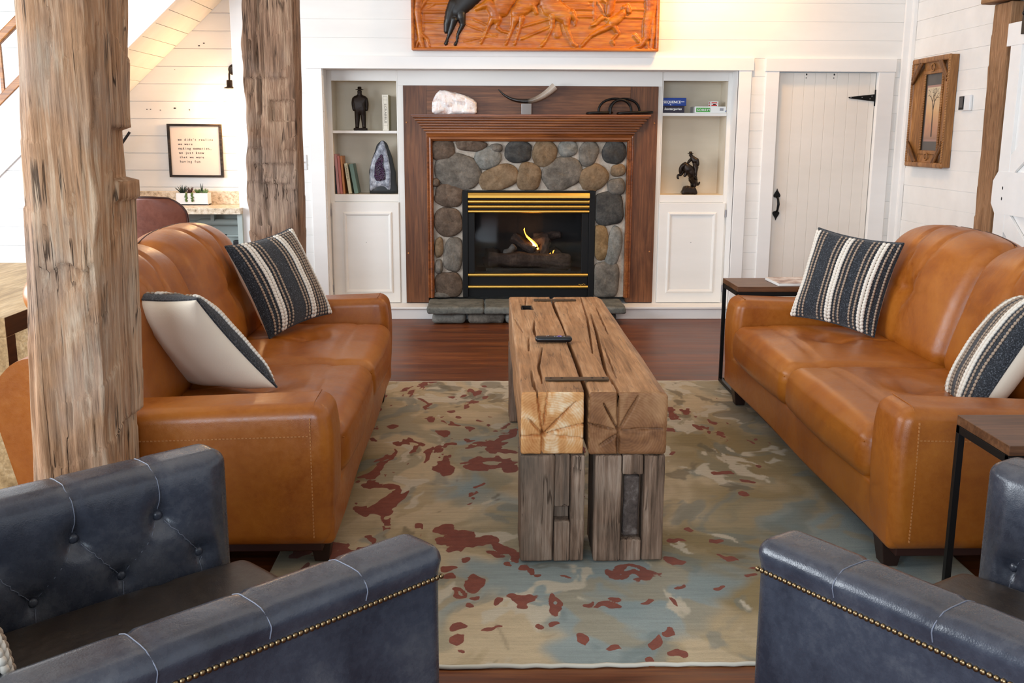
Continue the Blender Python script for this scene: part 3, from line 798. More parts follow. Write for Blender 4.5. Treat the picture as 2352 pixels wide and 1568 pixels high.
def field(fx, fy, seed): return fbm((X_+wx+5)*fx, (Y_+wy)*fy, seed)
def C3(h): return np.array(lin(h)[:3])
colr = np.tile(C3('#c7b28f'), (len(X_), 1))
def over(wt, h):
    global colr
    colr = colr*(1-wt[:, None])+C3(h)*wt[:, None]
och = msk([(1.05, 4.3, 0.75, 1.3), (0.95, 3.4, 0.6, 0.6), (-0.6, 4.2, 0.35, 0.9), (0.7, 5.2, .5, .6)])
over(0.85*sst(0.46, 0.66, field(2.2, 1.7, 11)*0.75+0.42*och), '#84703f')
over(0.6*sst(0.50, 0.62, field(4.0, 3.0, 21)), '#8f8a72')
blu = msk([(-0.12, 4.05, 0.5, 0.6), (0.35, 2.95, 0.8, 0.45), (1.3, 3.5, 0.45, 0.6), (0.3, 2.7, 0.4, 0.2)])
over(0.85*sst(0.50, 0.66, field(2.4, 1.9, 31)*0.78+0.38*blu), '#879a9d')
over(0.55*sst(0.56, 0.66, field(7.0, 5.0, 41)), '#a9956e')
over(0.5*sst(0.60, 0.70, field(8.0, 5.5, 47)), '#6c7a78')
crm = msk([(1.15, 5.4, 0.7, 0.8), (0.0, 5.85, 0.6, 0.35), (0.95, 4.4, 0.35, 0.5)])
over(0.9*sst(0.60, 0.635, field(8.5, 5.5, 51)*0.85+0.26*crm), '#cbbfa8')
over(0.6*sst(0.64, 0.69, field(9.0, 6.0, 57)*0.85+0.22*crm), '#62563c')
far = msk([(-0.35, 5.6, 0.6, 0.55), (-0.25, 4.8, 0.55, 0.7), (-0.55, 4.2, 0.3, 0.8), (-0.35, 3.4, 0.6, 0.45), (1.15, 5.1, 0.4, 0.35)])
fine_ = fbm((X_+wx*.5+5)*19, (Y_+wy*.5)*9.5, 61, 3); mid_ = field(6.0, 3.2, 67)
rst = np.clip((fine_-0.575)*9, 0, 1)*sst(0.50, 0.62, mid_*0.75+0.30*np.minimum(far*1.6, 1))
jx = (fbm(X_*16, Y_*9, 71, 3)-.5)*0.07; jy = (fbm(X_*16+4, Y_*9, 75, 3)-.5)*0.11
for (cx_, cy_, ax_, ay_, ro) in RUST:
    dx = X_-cx_+jx; dy = Y_-cy_+jy; sh = math.tan(math.radians(-ro))*1.4
    d = np.hypot(dx/(ax_*1.15), (dy-sh*dx*ay_/ax_*0.6)/(ay_*1.15)); rst = np.maximum(rst, np.clip(1.25-d, 0, 1))
for (cx_, cy_, ax_, ay_, ro) in RUST_HOLES:
    rst = rst*(1-np.clip(1.4-np.hypot((X_-cx_+jx)/ax_, (Y_-cy_+jy)/ay_), 0, 1)*0.9)
ca = rug.data.color_attributes.new('dye', 'FLOAT_COLOR', 'POINT')
ca.data.foreach_set('color', np.concatenate([colr, np.ones((len(X_), 1))], 1).astype(np.float32).ravel())
fa = rug.data.attributes.new('rust', 'FLOAT', 'POINT'); fa.data.foreach_set('value', rst.astype(np.float32))
r2 = random.Random(5)
for yy in (2.612, 5.975):
    mb = MB()
    pts = [(-0.76+2.445*i/60, yy+r2.uniform(-0.004, 0.004), 0.007) for i in range(61)]
    mb.tube(pts, 0.0065, 6)
    mb.build('binding', M['rug_edge'], rug)['label'] = 'cream bound end'

# ------------------------------------------------------------------ beam coffee table
RZ = 0.017
tb = thing('coffee_table', 'rustic coffee table of two thick timber beams on block legs', 'coffee table', (0, 0, 0))
def endbend(V2, V):
    V2 = V2.copy()
    return V2
def beam_l(V2, V):
    V2 = V2.copy(); x, y, z = V[:, 0], V[:, 1], V[:, 2]
    hole = (z > 0.61) & (x > 0.166) & (x < 0.228) & (y > 4.94) & (y < 5.09); V2[hole, 2] -= 0.16
    cr = (x > 0.33); V2[cr, 0] += 0.006*np.sin(y[cr]*3.1)-0.003
    tl = np.clip((y-3.3)/2.05, 0, 1); V2[:, 0] += 0.002*tl
    return V2
def beam_r(V2, V):
    V2 = V2.copy(); x, y, z = V[:, 0], V[:, 1], V[:, 2]
    w = np.clip((x-0.585)/0.035, 0, 1)*np.clip((z-0.585)/0.04, 0, 1); V2[:, 2] -= w*0.016
    V2[:, 0] += -0.0*(y-3.3)
    return V2
hewn('top_beam', 0.110, 0.336, 3.30, 5.34, 0.397, 0.625, [M['bench_top'], M['end_l'], M['bench_top']], tb, (0.0038, 0.012, 0.0045), 0.012, 0.0016, 0.004, 'y', 31,
     [('+z', [(0.202, 5.32), (0.189, 5.09)], 0.0042, 0.025), ('+z', [(0.216, 4.63), (0.205, 4.43), (0.206, 4.24)], 0.0055, 0.05), ('+z', [(0.174, 4.24), (0.164, 3.95)], 0.0045, 0.035),
      ('+z', [(0.222, 4.02), (0.191, 3.69), (0.191, 3.42)], 0.0052, 0.045), ('+z', [(0.159, 3.6), (0.16, 3.38), (0.167, 3.3)], 0.0052, 0.045), ('+z', [(0.126, 4.68), (0.154, 4.34)], 0.005, 0.012),
      ('-y', [(0.186, 0.47), (0.186, 0.395)], 0.007, 0.03), ('-y', [(0.186, 0.47), (0.165, 0.63)], 0.0045, 0.035), ('-y', [(0.186, 0.47), (0.205, 0.63)], 0.0045, 0.035), ('-y', [(0.186, 0.47), (0.30, 0.585)], 0.0045, 0.035),
      ('-y', [(0.186, 0.47), (0.336, 0.51)], 0.0045, 0.035), ('-y', [(0.11, 0.462), (0.186, 0.468), (0.336, 0.455)], 0.0045, 0.035), ('-y', [(0.186, 0.47), (0.135, 0.53)], 0.0042, 0.025)],
     beam_l, True, (0, 0, RZ))
hewn('top_beam', 0.346, 0.620, 3.30, 5.34, 0.395, 0.625, [M['bench_top'], M['end_r'], M['bench_top']], tb, (0.0038, 0.012, 0.0045), 0.014, 0.0016, 0.004, 'y', 37,
     [('+z', [(0.505, 4.82), (0.483, 4.36), (0.461, 4.01), (0.439, 3.63), (0.446, 3.3)], 0.0075, 0.075), ('+z', [(0.5, 5.3), (0.477, 4.72), (0.446, 4.28), (0.42, 3.91)], 0.0055, 0.05),
      ('+z', [(0.55, 5.0), (0.53, 4.3)], 0.0045, 0.035), ('+z', [(0.48, 4.0), (0.465, 3.5)], 0.0042, 0.025),
      ('-y', [(0.449, 0.482), (0.446, 0.63)], 0.006, 0.03), ('-y', [(0.449, 0.482), (0.516, 0.607)], 0.006, 0.02), ('-y', [(0.46, 0.485), (0.53, 0.488), (0.602, 0.491)], 0.0042, 0.025), ('-y', [(0.449, 0.475), (0.451, 0.395)], 0.008, 0.03),
      ('-y', [(0.449, 0.482), (0.345, 0.509)], 0.0045, 0.035), ('-y', [(0.449, 0.482), (0.396, 0.581)], 0.0045, 0.035), ('-y', [(0.445, 0.470), (0.385, 0.43)], 0.0042, 0.025)],
     beam_r, True, (0, 0, RZ))
def leg(name, x0, x1, y0, slot, plug, seed):
    e = empty(name, (0, 0, RZ)); e.parent = tb
    y1 = y0+0.24; top = 0.394
    sx0, sx1, sz0, sz1 = slot
    hewn('block', x0, sx0, y0, y1, 0, top, M['bench_leg'], e, 0.010, 0.008, 0.0025, 0.004, 'z', seed, adze=0.004)
    hewn('block', sx1, x1, y0, y1, 0, top, M['bench_leg'], e, 0.010, 0.008, 0.0025, 0.004, 'z', seed+1, adze=0.004)
    hewn('block', sx0+0.001, sx1-0.001, y0+0.055, y1, 0, top, M['bench_leg'], e, 0.012, 0.006, 0.002, 0.003, 'z', seed+2)
    hewn('block', sx0+0.002, sx1-0.002, y0+0.003, y0+0.06, 0, sz0, M['bench_leg'], e, 0.010, 0.006, 0.002, 0.003, 'z', seed+3)
    hewn('block', sx0+0.002, sx1-0.002, y0+0.004 if plug else y0+0.015, y0+0.06, sz1, top, M['bench_leg'], e, 0.010, 0.006, 0.002, 0.003, 'z', seed+4, [('-y', [((sx0+sx1)/2+0.01, sz1), ((sx0+sx1)/2+0.012, top)], 0.007, 0.02)])
    if plug:
        b = hewn('peg', sx0+0.010, sx1-0.010, y0+0.012, y0+0.06, sz0+0.008, sz1-0.006, M['pegwood'], e, 0.008, 0.012, 0.005, 0.006, 'z', seed+6)
        b['label'] = 'dark rough wooden peg filling the mortise'
    return e
leg('leg', 0.111, 0.337, 3.302, (0.229, 0.288, 0.150, 0.200), False, 41)
leg('leg', 0.372, 0.620, 3.302, (0.466, 0.543, 0.079, 0.322), True, 51)
leg('leg', 0.111, 0.337, 5.06, (0.20, 0.26, 0.15, 0.2), False, 61)
leg('leg', 0.372, 0.620, 5.06, (0.466, 0.543, 0.079, 0.322), False, 71)
mb = MB(); hx0, hx1, hy0, hy1 = 0.171, 0.223, 4.952, 5.078  # near-black liner added inside the hole to make it read darker
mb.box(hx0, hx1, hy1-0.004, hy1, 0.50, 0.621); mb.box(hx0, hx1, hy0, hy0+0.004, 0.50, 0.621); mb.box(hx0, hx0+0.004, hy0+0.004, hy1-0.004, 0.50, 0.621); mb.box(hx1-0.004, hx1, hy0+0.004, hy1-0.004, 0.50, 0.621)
mb.build('mortise_liner', M['mortise'], tb, 0, (0, 0, RZ))['label'] = 'dark liner inside the square mortise hole'
def strap(x0, x1, y):
    mb = MB(); mb.soft(x0, x1, y-0.018, y+0.018, 0.627, 0.634, 0.003, 0.05, None, 0, 2)
    s = mb.build('iron_strap', M['strapiron'], tb, 0, (0, 0, RZ))
    for xx in (x0+0.02, x1-0.02, x0+0.06, x1-0.06):
        mb = MB(); mb.ell((xx, y, 0.634), (0.005, 0.005, 0.002), 8, 4); mb.build('bolt', M['blackiron'], s)
strap(0.203, 0.431, 3.455); strap(0.24, 0.464, 5.20)
# remote
rm = thing('remote_control', 'black remote control lying across the gap of the beam table', 'remote control', (0.276, 4.12, 0.627+RZ), 0.0)
mb = MB(); mb.soft(-0.078, 0.078, -0.021, 0.021, 0.002, 0.026, 0.012, 0.02, None, 0, 3); mb.build('case', M['plastic'], rm)
for (bx, by, m, s_) in ((0.026, 0, 'purple', 0.011), (-0.03, 0.0, 'grey', 0.003), (-0.022, 0.008, 'grey', 0.003), (0.004, -0.008, 'grey', 0.004), (0.014, -0.010, 'grey', 0.004), (0.03, -0.013, 'grey', 0.004), (0.045, -0.005, 'grey', 0.004)):
    mb = MB(); mb.ell((bx, by, 0.026), (s_, s_*0.8, 0.0015), 10, 4); mb.build('button', M[m], rm)

# ------------------------------------------------------------------ sofas
SL, SD = 2.44, 1.10
def gauss(d, w): return math.exp(-(d/w)**2)
def make_sofa(label, loc, rz):
    s = thing('leather_sofa', label, 'sofa', loc, rz, None)
    # legs + wooden base
    for (lx, ly) in ((0.07, 0.15), (0.07, SL-0.15), (0.92, 0.15), (0.92, SL-0.15)):
        mb = MB()
        V = [(lx-0.03, ly-0.035, 0), (lx+0.02, ly-0.035, 0), (lx+0.02, ly+0.035, 0), (lx-0.03, ly+0.035, 0), (lx-0.045, ly-0.045, 0.095), (lx+0.035, ly-0.045, 0.095), (lx+0.035, ly+0.045, 0.095), (lx-0.045, ly+0.045, 0.095)]
        mb.add(V, [(3, 2, 1, 0), (4, 5, 6, 7), (0, 1, 5, 4), (1, 2, 6, 5), (2, 3, 7, 6), (3, 0, 4, 7)])
        mb.build('leg', M['legwood'], s, 0.003)
    mb = MB(); mb.box(0.05, 1.0, 0.05, SL-0.05, 0.066, 0.115); mb.build('wood_base', M['plinthwood'], s, 0.004)
    # body rail
    mb = MB(); mb.soft(0.005, 0.98, 0.02, SL-0.02, 0.098, 0.285, 0.025, 0.08, lambda p: Vector((p.x+0.004*math.sin(p.y*5), p.y, p.z)), 0, 3)
    mb.build('base_rail', M['tan'], s)
    # arms
    for side in (0, 1):
        def fn(p, side=side):
            t = (p.z-0.118)/(0.60-0.118)
            q = Vector(p)
            u = p.y if side == 0 else SL-p.y      # distance from the outer face
            q.z -= 0.035*max(0, p.x-0.05)*max(0, t-0.4)/0.6
            bul = 0.010*math.sin(math.pi*max(0, min(1, t)))
            if u < 0.06: q.y += -bul if side == 0 else bul
            if p.x < 0.06: q.x -= 0.010*math.sin(math.pi*max(0, min(1, t)))-0.012*(1-t)
            q.x += 0.012*max(0, t-0.8)/0.2*(1 if p.x < 0.1 else 0)
            # stitched line under the roll and behind the front
            if u < 0.05: q.y += (0.004 if side == 0 else -0.004)*gauss(p.z-0.500, 0.010)
            return q
        y0, y1 = (0.0, 0.235) if side == 0 else (SL-0.235, SL)
        mb = MB(); mb.soft(0.0, 1.0, y0, y1, 0.098, 0.605, 0.050, 0.035, fn, 0, 5)
        arm = mb.build('armrest', M['tan'], s)
        mb = MB(); yo = -0.0045 if side == 0 else SL+0.0045; sg = 1 if side == 0 else -1
        x = 0.075
        while x < 0.93:
            mb.box(x, x+0.0075, yo-0.0025, yo+0.004, 0.4975-0.025*max(0, x-.05), 0.501-0.025*max(0, x-.05)); x += 0.0125
        z = 0.14
        while z < 0.56:
            t = (z-0.118)/(0.60-0.118); b = 0.010*math.sin(math.pi*t)
            mb.box(0.066, 0.0695, yo-0.006+sg*0.0 if side == 0 else yo-0.002, yo+0.002 if side == 0 else yo+0.006, z, z+0.0075); z += 0.0125
        st = mb.build('stitching', M['thread'], arm); st['kind'] = 'stuff'
        mb = MB(); pts = []
        for i in range(9):
            a = math.pi/2*i/8
            yy = (0.055-0.055*math.cos(a)); zz = 0.55+0.055*math.sin(a)
            pts.append((0.058, yy if side == 0 else SL-yy, zz+0.001))
        for i in range(5):
            yy = 0.055+0.15*i/4; pts.append((0.058, yy if side == 0 else SL-yy, 0.606))
        mb.tube(pts, 0.0022, 6); mb.build('seam', M['chairpipe'] if False else M['tan'], arm)
    # seat cushions
    W2 = (SL-0.47)/2
    for c in (0, 1):
        ya = 0.235+c*W2; yb = ya+W2
        def fn(p, ya=ya, yb=yb):
            u = (p.y-ya)/W2; q = Vector(p); top = max(0, min(1, (p.z-0.34)/0.12))
            fx = max(0, min(1, p.x/0.70))
            crown = 0.042*math.sin(math.pi*u)**0.6*(0.5+0.5*math.sin(math.pi*min(1, fx*1.15)))
            d = 0.036*gauss(math.hypot((p.x-0.36), (u-0.5)*W2), 0.10)
            d += 0.007*gauss(p.x-0.16+0.05*(u-0.5)**2*4*0.2, 0.014)
            d += 0.015*gauss((u-0.5)*W2, 0.012)*max(0, min(1, (p.x-0.30)/0.1))
            d += 0.008*gauss(p.x-0.37, 0.012)*gauss((u-0.5)*W2, 0.30)
            d += 0.004*noise.noise(Vector((p.x*9, p.y*7, 1.3+c)))+0.003*math.sin(p.x*90+u*4)*gauss((u-.5)*W2, .12)*gauss(p.x-.34, .10)
            q.z += (crown-d)*top
            fr = max(0, 1-p.x/0.12)
            q.x -= fr*0.018*math.sin(math.pi*max(0, min(1, u)))
            q.x += fr*0.004*gauss(p.z-0.405, 0.008)
            q.x += fr*0.05*max(0, (0.32-p.z))*1.2
            return q
        mb = MB(); mb.soft(-0.018, 0.80, ya+0.002, yb-0.002, 0.262, 0.462, 0.07, 0.022, fn, 0, 5)
        cu = mb.build('seat_cushion', M['tan'], s)
        mb = MB(); pts = []
        for i in range(25):
            u = 0.03+0.94*i/24
            P = fn(Vector((0.005, ya+u*W2, 0.408))); pts.append((P.x-0.011, P.y, P.z))
        mb.tube(pts, 0.0022, 6); mb.build('front_seam', M['tan'], cu)
    # back frame
    prof = [(0.76, 0.12), (1.00, 0.12), (1.10, 0.56), (1.095, 0.68), (1.03, 0.75), (0.96, 0.77), (0.86, 0.62)]
    def rp(prof, r=0.03):
        out = []
        n = len(prof)
        for i in range(n):
            a = Vector(prof[i-1]); b = Vector(prof[i]); c_ = Vector(prof[(i+1) % n])
            da = (a-b).normalized()*min(r, (a-b).length*.4); dc = (c_-b).normalized()*min(r, (c_-b).length*.4)
            for t in (0, .33, .66, 1):
                out.append(tuple((b+da)*(1-t)**2+b*2*t*(1-t)+(b+dc)*t*t))
        return out
    mb = MB(); mb.prism(rp(prof), 'y', 0.012, SL-0.012, 0, True)
    mb.build('back_frame', M['tan'], s, 0.012)
    # back cushions
    for c in (0, 1):
        ya = 0.215+c*(SL-0.43)/2; yb = ya+(SL-0.43)/2; Wc = yb-ya
        def fn(p, ya=ya, yb=yb, Wc=Wc, c=c):
            q = Vector(p); h = (p.z-0.44)/0.60; u = (p.y-ya)/Wc
            front = max(0, min(1, (0.86-p.x)/0.10)); hh = max(0, min(1, h))
            d = 0.045*gauss(math.hypot((u-0.5)*Wc, (h-0.5)*0.6), 0.075)
            d += 0.016*gauss((h-0.5)*0.6, 0.011)*gauss((u-0.5)*Wc, 0.34)
            for off in (-0.15, 0.15):
                d += 0.014*gauss((u-0.5)*Wc-off*(0.35+1.0*max(0, h-0.5)), 0.012)*max(0, min(1, (h-0.42)/0.3))
            d += 0.008*gauss((u-0.5)*Wc+0.03, 0.012)*max(0, min(1, (0.5-h)/0.2))
            d += 0.004*noise.noise(Vector((p.z*6, p.y*6, 4.3+c)))
            bel = 0.05*math.sin(math.pi*max(0, min(1, u)))**0.7*math.sin(math.pi*max(0.05, min(1, hh*0.9+0.05)))
            q.x += front*(d-bel)
            # vertical channels run over the crest too
            if h > 0.8:
                for off in (-0.15, 0.15):
                    q.z -= 0.012*gauss((u-0.5)*Wc-off*0.85, 0.012)*front
            e = 2*abs(u-0.5)
            q.z -= 0.055*hh*e**3                      # shoulders fall away at both ends
            q.x += 0.30*(p.z-0.44)+0.10*max(0, h-0.5)**2
            if h > 0.55:
                q.z -= 0.05*(h-0.55)/0.45*max(0, (p.x-0.80))/0.2*1.0
            return q
        mb = MB(); mb.soft(0.66, 0.93, ya+0.001, yb-0.001, 0.43, 1.045, 0.10, 0.022, fn, 0, 6)
        cu = mb.build('back_cushion', M['tan'], s)
        mb = MB(); pts = []
        for i in range(29):
            u = 0.06+0.88*i/28; P = fn(Vector((0.815, ya+u*Wc, 1.045))); pts.append((P.x, P.y, P.z+0.0005))
        mb.tube(pts, 0.0028, 6); mb.build('top_seam', M['chairpipe'], cu)
    return s
sofaR = make_sofa('caramel leather sofa on the right under the carved picture', (1.352, 3.13, 0.0), 0.0)
sofaR.location.z = RZ
sofaL = copy_tree(sofaR); sofaL.location = (-0.555, 5.645, RZ); sofaL.rotation_euler = (0, 0, math.pi+0.012)
sofaL['label'] = 'caramel leather sofa on the left behind the thick timber post'

# ------------------------------------------------------------------ throw pillows
def make_pillow(label, center, right, up, size, bands, thick=0.085, grp='striped throw pillows', seed=0):
    T = frameT((0, 0, 0), right, up)
    pl = thing('throw_pillow', label, 'pillow', center, 0.0, grp)
    pl.matrix_world = Matrix.Translation(center) @ T
    n = 26; rr = random.Random(seed)
    def surf(a, b, sg):
        """a, b in -1..1"""
        ha = (1-abs(a)**2.6); hb = (1-abs(b)**2.6)
        h = thick*(max(0, ha*hb))**0.5
        e = 0.075
        x = a*size/2*(1-e*(1-b*b)); y = b*size/2*(1-e*(1-a*a))
        w = 0.006*noise.noise(Vector((a*2.2+seed, b*2.2, sg*3.0)))
        return Vector((x, y, sg*(h+0.004+w*min(1, h*30))))
    def sheet(sg, m, nm):
        mb = MB(); V = []; F = []
        for i in range(n+1):
            for j in range(n+1):
                a = math.sin((2*i/n-1)*math.pi/2); b = math.sin((2*j/n-1)*math.pi/2)
                V.append(surf(a, b, sg))
        for i in range(n):
            for j in range(n):
                q = (i*(n+1)+j, (i+1)*(n+1)+j, (i+1)*(n+1)+j+1, i*(n+1)+j+1)
                F.append(q if sg > 0 else q[::-1])
        mb.add(V, F, True)
        if sg > 0:
            E = []
            for i in range(n+1):
                E.append(surf(math.sin((2*i/n-1)*math.pi/2), -1, 1))
            for i in range(1, n+1): E.append(surf(1, math.sin((2*i/n-1)*math.pi/2), 1))
            for i in range(1, n+1): E.append(surf(-math.sin((2*i/n-1)*math.pi/2), 1, 1))
            for i in range(1, n): E.append(surf(-1, -math.sin((2*i/n-1)*math.pi/2), 1))
            E = [Vector((p.x, p.y, 0)) for p in E]
            mb.tube(E, 0.005, 6, True)
        return mb.build(nm, m, pl)
    sheet(1, M['wool'], 'striped_front'); sheet(-1, M['cream'], 'plain_back')['label'] = 'plain cream cotton back'
    def along(a0, pitch, rad, mb, tilt, mi, offs=0.0):
        b = -0.97; k = 0
        while b < 0.97:
            a = max(-0.985, min(0.985, a0))
            p = surf(a, b, 1); p2 = surf(a, min(0.999, b+0.02), 1); pa = surf(min(0.999, a+0.02), b, 1) if a < 0.97 else p+Vector((0.01, 0, -0.01))
            t = (p2-p).normalized(); s_ = (pa-p).normalized(); nn = s_.cross(t).normalized(); s_ = t.cross(nn)
            R = Matrix(((s_.x, t.x, nn.x), (s_.y, t.y, nn.y), (s_.z, t.z, nn.z)))
            if tilt: R = R @ Matrix.Rotation(tilt, 3, 'Z')
            mb.ell(p+nn*rad[2]*0.5, rad, 7, 4, mi, R)
            b += pitch*2/size; k += 1
    for bc in bands:
        mb = MB()
        for da in (-0.255, -0.150, 0.150, 0.255):
            if -1 < bc+da < 1: along(bc+da, 0.0150, (0.0066, 0.0084, 0.0045), mb, 0, 0)
        for da, tl in ((-0.040, 0.5), (0.040, -0.5)):
            if -1 < bc+da < 1: along(bc+da, 0.0165, (0.0100, 0.0140, 0.0065), mb, tl, 1)
        mb.build('woven_stripe', [M['cord'], M['braid']], pl)
    return pl
def corners(A, B, Cc):
    """pillow from three corners: A top left, B bottom left, Cc bottom right"""
    A, B, Cc = Vector(A), Vector(B), Vector(Cc)
    return (A+Cc)/2, (Cc-B), (A-B)
c0, rt, up = corners((-1.312, 4.917, 0.965), (-1.055, 4.92, 0.505), (-0.835, 5.33, 0.55))
make_pillow('charcoal striped pillow on the left sofa farther from the camera', c0, rt, up, 0.50, (-0.62, 0.34, 0.93), 0.085, seed=1)
c0, rt, up = corners((1.80, 5.31, 1.02), (1.638, 5.27, 0.545), (1.93, 4.915, 0.505))
make_pillow('slate striped pillow leaning in the far corner of the right sofa', c0, rt, up, 0.49, (-0.93, -0.05, 0.72), 0.085, seed=2)
E1 = Vector((0.40, 0.52, -0.75)).normalized(); E2 = Vector((-0.84, 0.42, 0.08)); E2 = (E2-E1*E2.dot(E1)).normalized()
P1 = Vector((-1.045, 3.53, 0.925))
make_pillow('pillow at the near end of the left sofa turned to show its cream back', P1+E1*0.26+E2*0.25, E2, -E1, 0.52, (-0.86, 0.05, 0.9), 0.10, seed=3)
nrm_ = Vector((-0.82, 0.32, 0.47)).normalized(); u_ = Vector((0.45, 0.0, 0.8)); u_ = (u_-nrm_*u_.dot(nrm_)).normalized(); s_ = u_.cross(nrm_)
Q = Vector((1.775, 3.50, 0.465))
if s_.y > 0: s_ = -s_
make_pillow('striped pillow at the near end of the right sofa beside the armrest', Q+u_*0.275-s_*0.26, s_, u_, 0.55, (0.62, -0.2, -0.93), 0.10, seed=4)

# ------------------------------------------------------------------ slate blue club chairs
CL, CW, CT, CH = 1.04, 0.96, 0.118, 0.705      # depth, width, arm thickness, height
def make_club(label, loc, rz):
    s = thing('club_chair', label, 'armchair', loc, rz)
    xf = 0.45; xr = xf-CL
    up_btn = [xf-0.20-0.205*i for i in range(4)]; lo_btn = [xf-0.10-0.205*i for i in range(4)]
    ZU, ZL = 0.578, 0.455
    for side in (-1, 1):
        yo = side*CW/2; yi = side*(CW/2-CT)
        def dent(x, z):
            d = 0.0
            for bx in up_btn: d += 0.030*gauss(math.hypot(x-bx, z-ZU), 0.035)
            for bx in lo_btn: d += 0.026*gauss(math.hypot(x-bx, z-ZL), 0.032)
            for bx in up_btn:
                if z > ZU: d += 0.007*gauss(x-bx, 0.010)
                for lx in lo_btn:
                    if abs(abs(lx-bx)-0.1) < 0.02 and ZL < z < ZU:
                        t = (z-ZL)/(ZU-ZL); d += 0.007*gauss(x-(lx+(bx-lx)*t), 0.010)
            for lx in lo_btn:
                if z < ZL: d += 0.007*gauss(x-lx, 0.010)
            return d
        def fn(p, side=side, yo=yo, yi=yi):
            q = Vector(p); inner = abs(p.y-yi) < 0.045 and (p.y-yi)*side < 0.045
            t = (p.z-0.36)/0.34
            if inner and t > 0:
                b = 0.030*math.sin(math.pi*min(1, max(0, t)))**0.5
                fade = max(0, min(1, (xf-0.02-p.x)/0.05))
                w = 1-min(1, abs(p.y-yi)/0.045)
                q.y -= side*(b*fade-dent(p.x, p.z)*fade)*max(w, 0.25)
            if abs(p.y-yo) < 0.03 and p.z > 0.64: q.y += side*0.010*min(1, (p.z-0.64)/0.03)
            if p.z > 0.68:
                for bx in up_btn: q.z -= 0.004*gauss(p.x-bx, 0.010)
            if p.z < 0.2 and p.x > xf-0.03: q.x -= 0.02*(0.2-p.z)/0.1
            return q
        mb = MB(); a, b = sorted((yo, yi)); mb.soft(xr, xf, a, b, 0.12, CH, 0.036, 0.016, fn, 0, 5)
        arm = mb.build('armrest', M['navy'], s)
        arm['label'] = 'armrest with nailhead trim'
        sn = snapper(mb)
        for bx, bz in [(x, ZU) for x in up_btn]+[(x, ZL) for x in lo_btn]:
            q = sn((bx, yi, bz), 0.002)
            mb = MB(); mb.ell(q, (0.0125, 0.0085, 0.0125), 12, 8); mb.build('button', M['navy'], arm)
        yc = (yo+yi)/2
        for bx in up_btn:
            mb = MB(); raw = [(bx, yi-side*0.02, ZU+0.012+(CH-0.03-ZU)*i/8) for i in range(9)]
            raw += [(bx, yi+(yo-yi)*i/10, CH+0.02) for i in range(11)]+[(bx, yo+side*0.02, CH-0.012*i) for i in range(1, 6)]
            mb.tube([sn(p, 0.0005) for p in raw], 0.0013, 5); mb.build('seam', M['seamgrey'], arm)
        for bx in up_btn:
            for lx in lo_btn:
                if abs(abs(lx-bx)-0.1) < 0.02:
                    mb = MB(); mb.tube([sn((bx+(lx-bx)*t, yi-side*0.01, ZU+(ZL-ZU)*t), 0.0008) for t in [0.08+0.84*i/24 for i in range(25)]], 0.0010, 5); mb.build('seam', M['seamgrey'], arm)
        for lx in lo_btn:
            mb = MB(); mb.tube([sn((lx, yi-side*0.01, ZL-0.012-0.045*i/4), 0.0003) for i in range(5)], 0.0011, 5); mb.build('seam', M['seamgrey'], arm)
        mb = MB(); mb.tube([sn((up_btn[2], yo+side*0.02, 0.622-0.48*i/12), 0.0002) for i in range(13)], 0.0014, 5); mb.build('seam', M['seamgrey'], arm)
        x = xf-0.012; first = None
        while x > xr+0.15:
            if first is None:
                mb = MB(); mb.ell((0, 0, 0), (0.0056, 0.0042, 0.0056), 10, 6); first = mb.build('nailhead', M['nail'], arm)
                first.location = (x, yo+side*0.002, 0.636)
            else:
                o = first.copy(); COL.objects.link(o); o.parent = arm; o.location = (x, yo+side*0.002, 0.636)
            x -= 0.0118
    def fnb(p):
        q = Vector(p)
        if p.x > xr+0.06 and p.z > 0.36: q.x += 0.03*math.sin(math.pi*min(1, (p.z-0.36)/0.34))**0.5
        return q
    mb = MB(); mb.soft(xr, xr+0.13, -CW/2+CT-0.01, CW/2-CT+0.01, 0.12, CH-0.002, 0.045, 0.03, fnb, 0, 5)
    mb.build('backrest', M['navy'], s)
    mb = MB()
    def fns(p):
        q = Vector(p)
        if p.z > 0.36:
            u = p.y/(CW/2-CT); v = (p.x-(xr+0.1))/(xf+0.03-xr-0.1)
            q.z += 0.03*max(0, (1-u*u))**0.5*math.sin(math.pi*max(0, min(1, v)))**0.5
            q.z -= 0.006*gauss(p.x-0.22, 0.010)
        return q
    mb.soft(xr+0.11, xf+0.03, -CW/2+CT+0.014, CW/2-CT-0.014, 0.27, 0.415, 0.05, 0.035, fns, 0, 5)
    mb.build('seat_cushion', M['seatdark'], s)['label'] = 'dark brown grey seat cushion'
    mb = MB(); mb.soft(xr+0.05, xf-0.01, -CW/2+CT-0.02, CW/2-CT+0.02, 0.12, 0.275, 0.02, 0.1, None, 0, 2); mb.build('base', M['navy'], s)
    for lx in (xr+0.07, xf-0.07):
        for ly in (-CW/2+0.07, CW/2-0.07):
            mb = MB(); mb.lathe([(0.016, 0), (0.027, 0.12)], (lx, ly, 0), 14); mb.build('leg', M['legwood'], s)
    return s
clL = make_club('slate blue tufted leather armchair at lower left facing the table', (-0.744, 1.903, 0), math.radians(43.8))
clR = copy_tree(clL); clR.location = (1.192, 1.783, 0); clR.rotation_euler = (0, 0, math.radians(123.4))
clR['label'] = 'slate blue tufted leather armchair at lower right beside the end table'
F1 = Vector((math.cos(math.radians(43.8)), math.sin(math.radians(43.8)), 0)); L1 = Vector((-F1.y, F1.x, 0))
pc = Vector((-0.744, 1.903, 0.62))-F1*0.362-L1*0.13
make_pillow('cream and grey pillow edge on the lower left armchair seat', pc, L1, Vector((-0.18*F1.x, -0.18*F1.y, 1.0)), 0.40, (0.85, 0.0, -0.85), 0.075, seed=9)

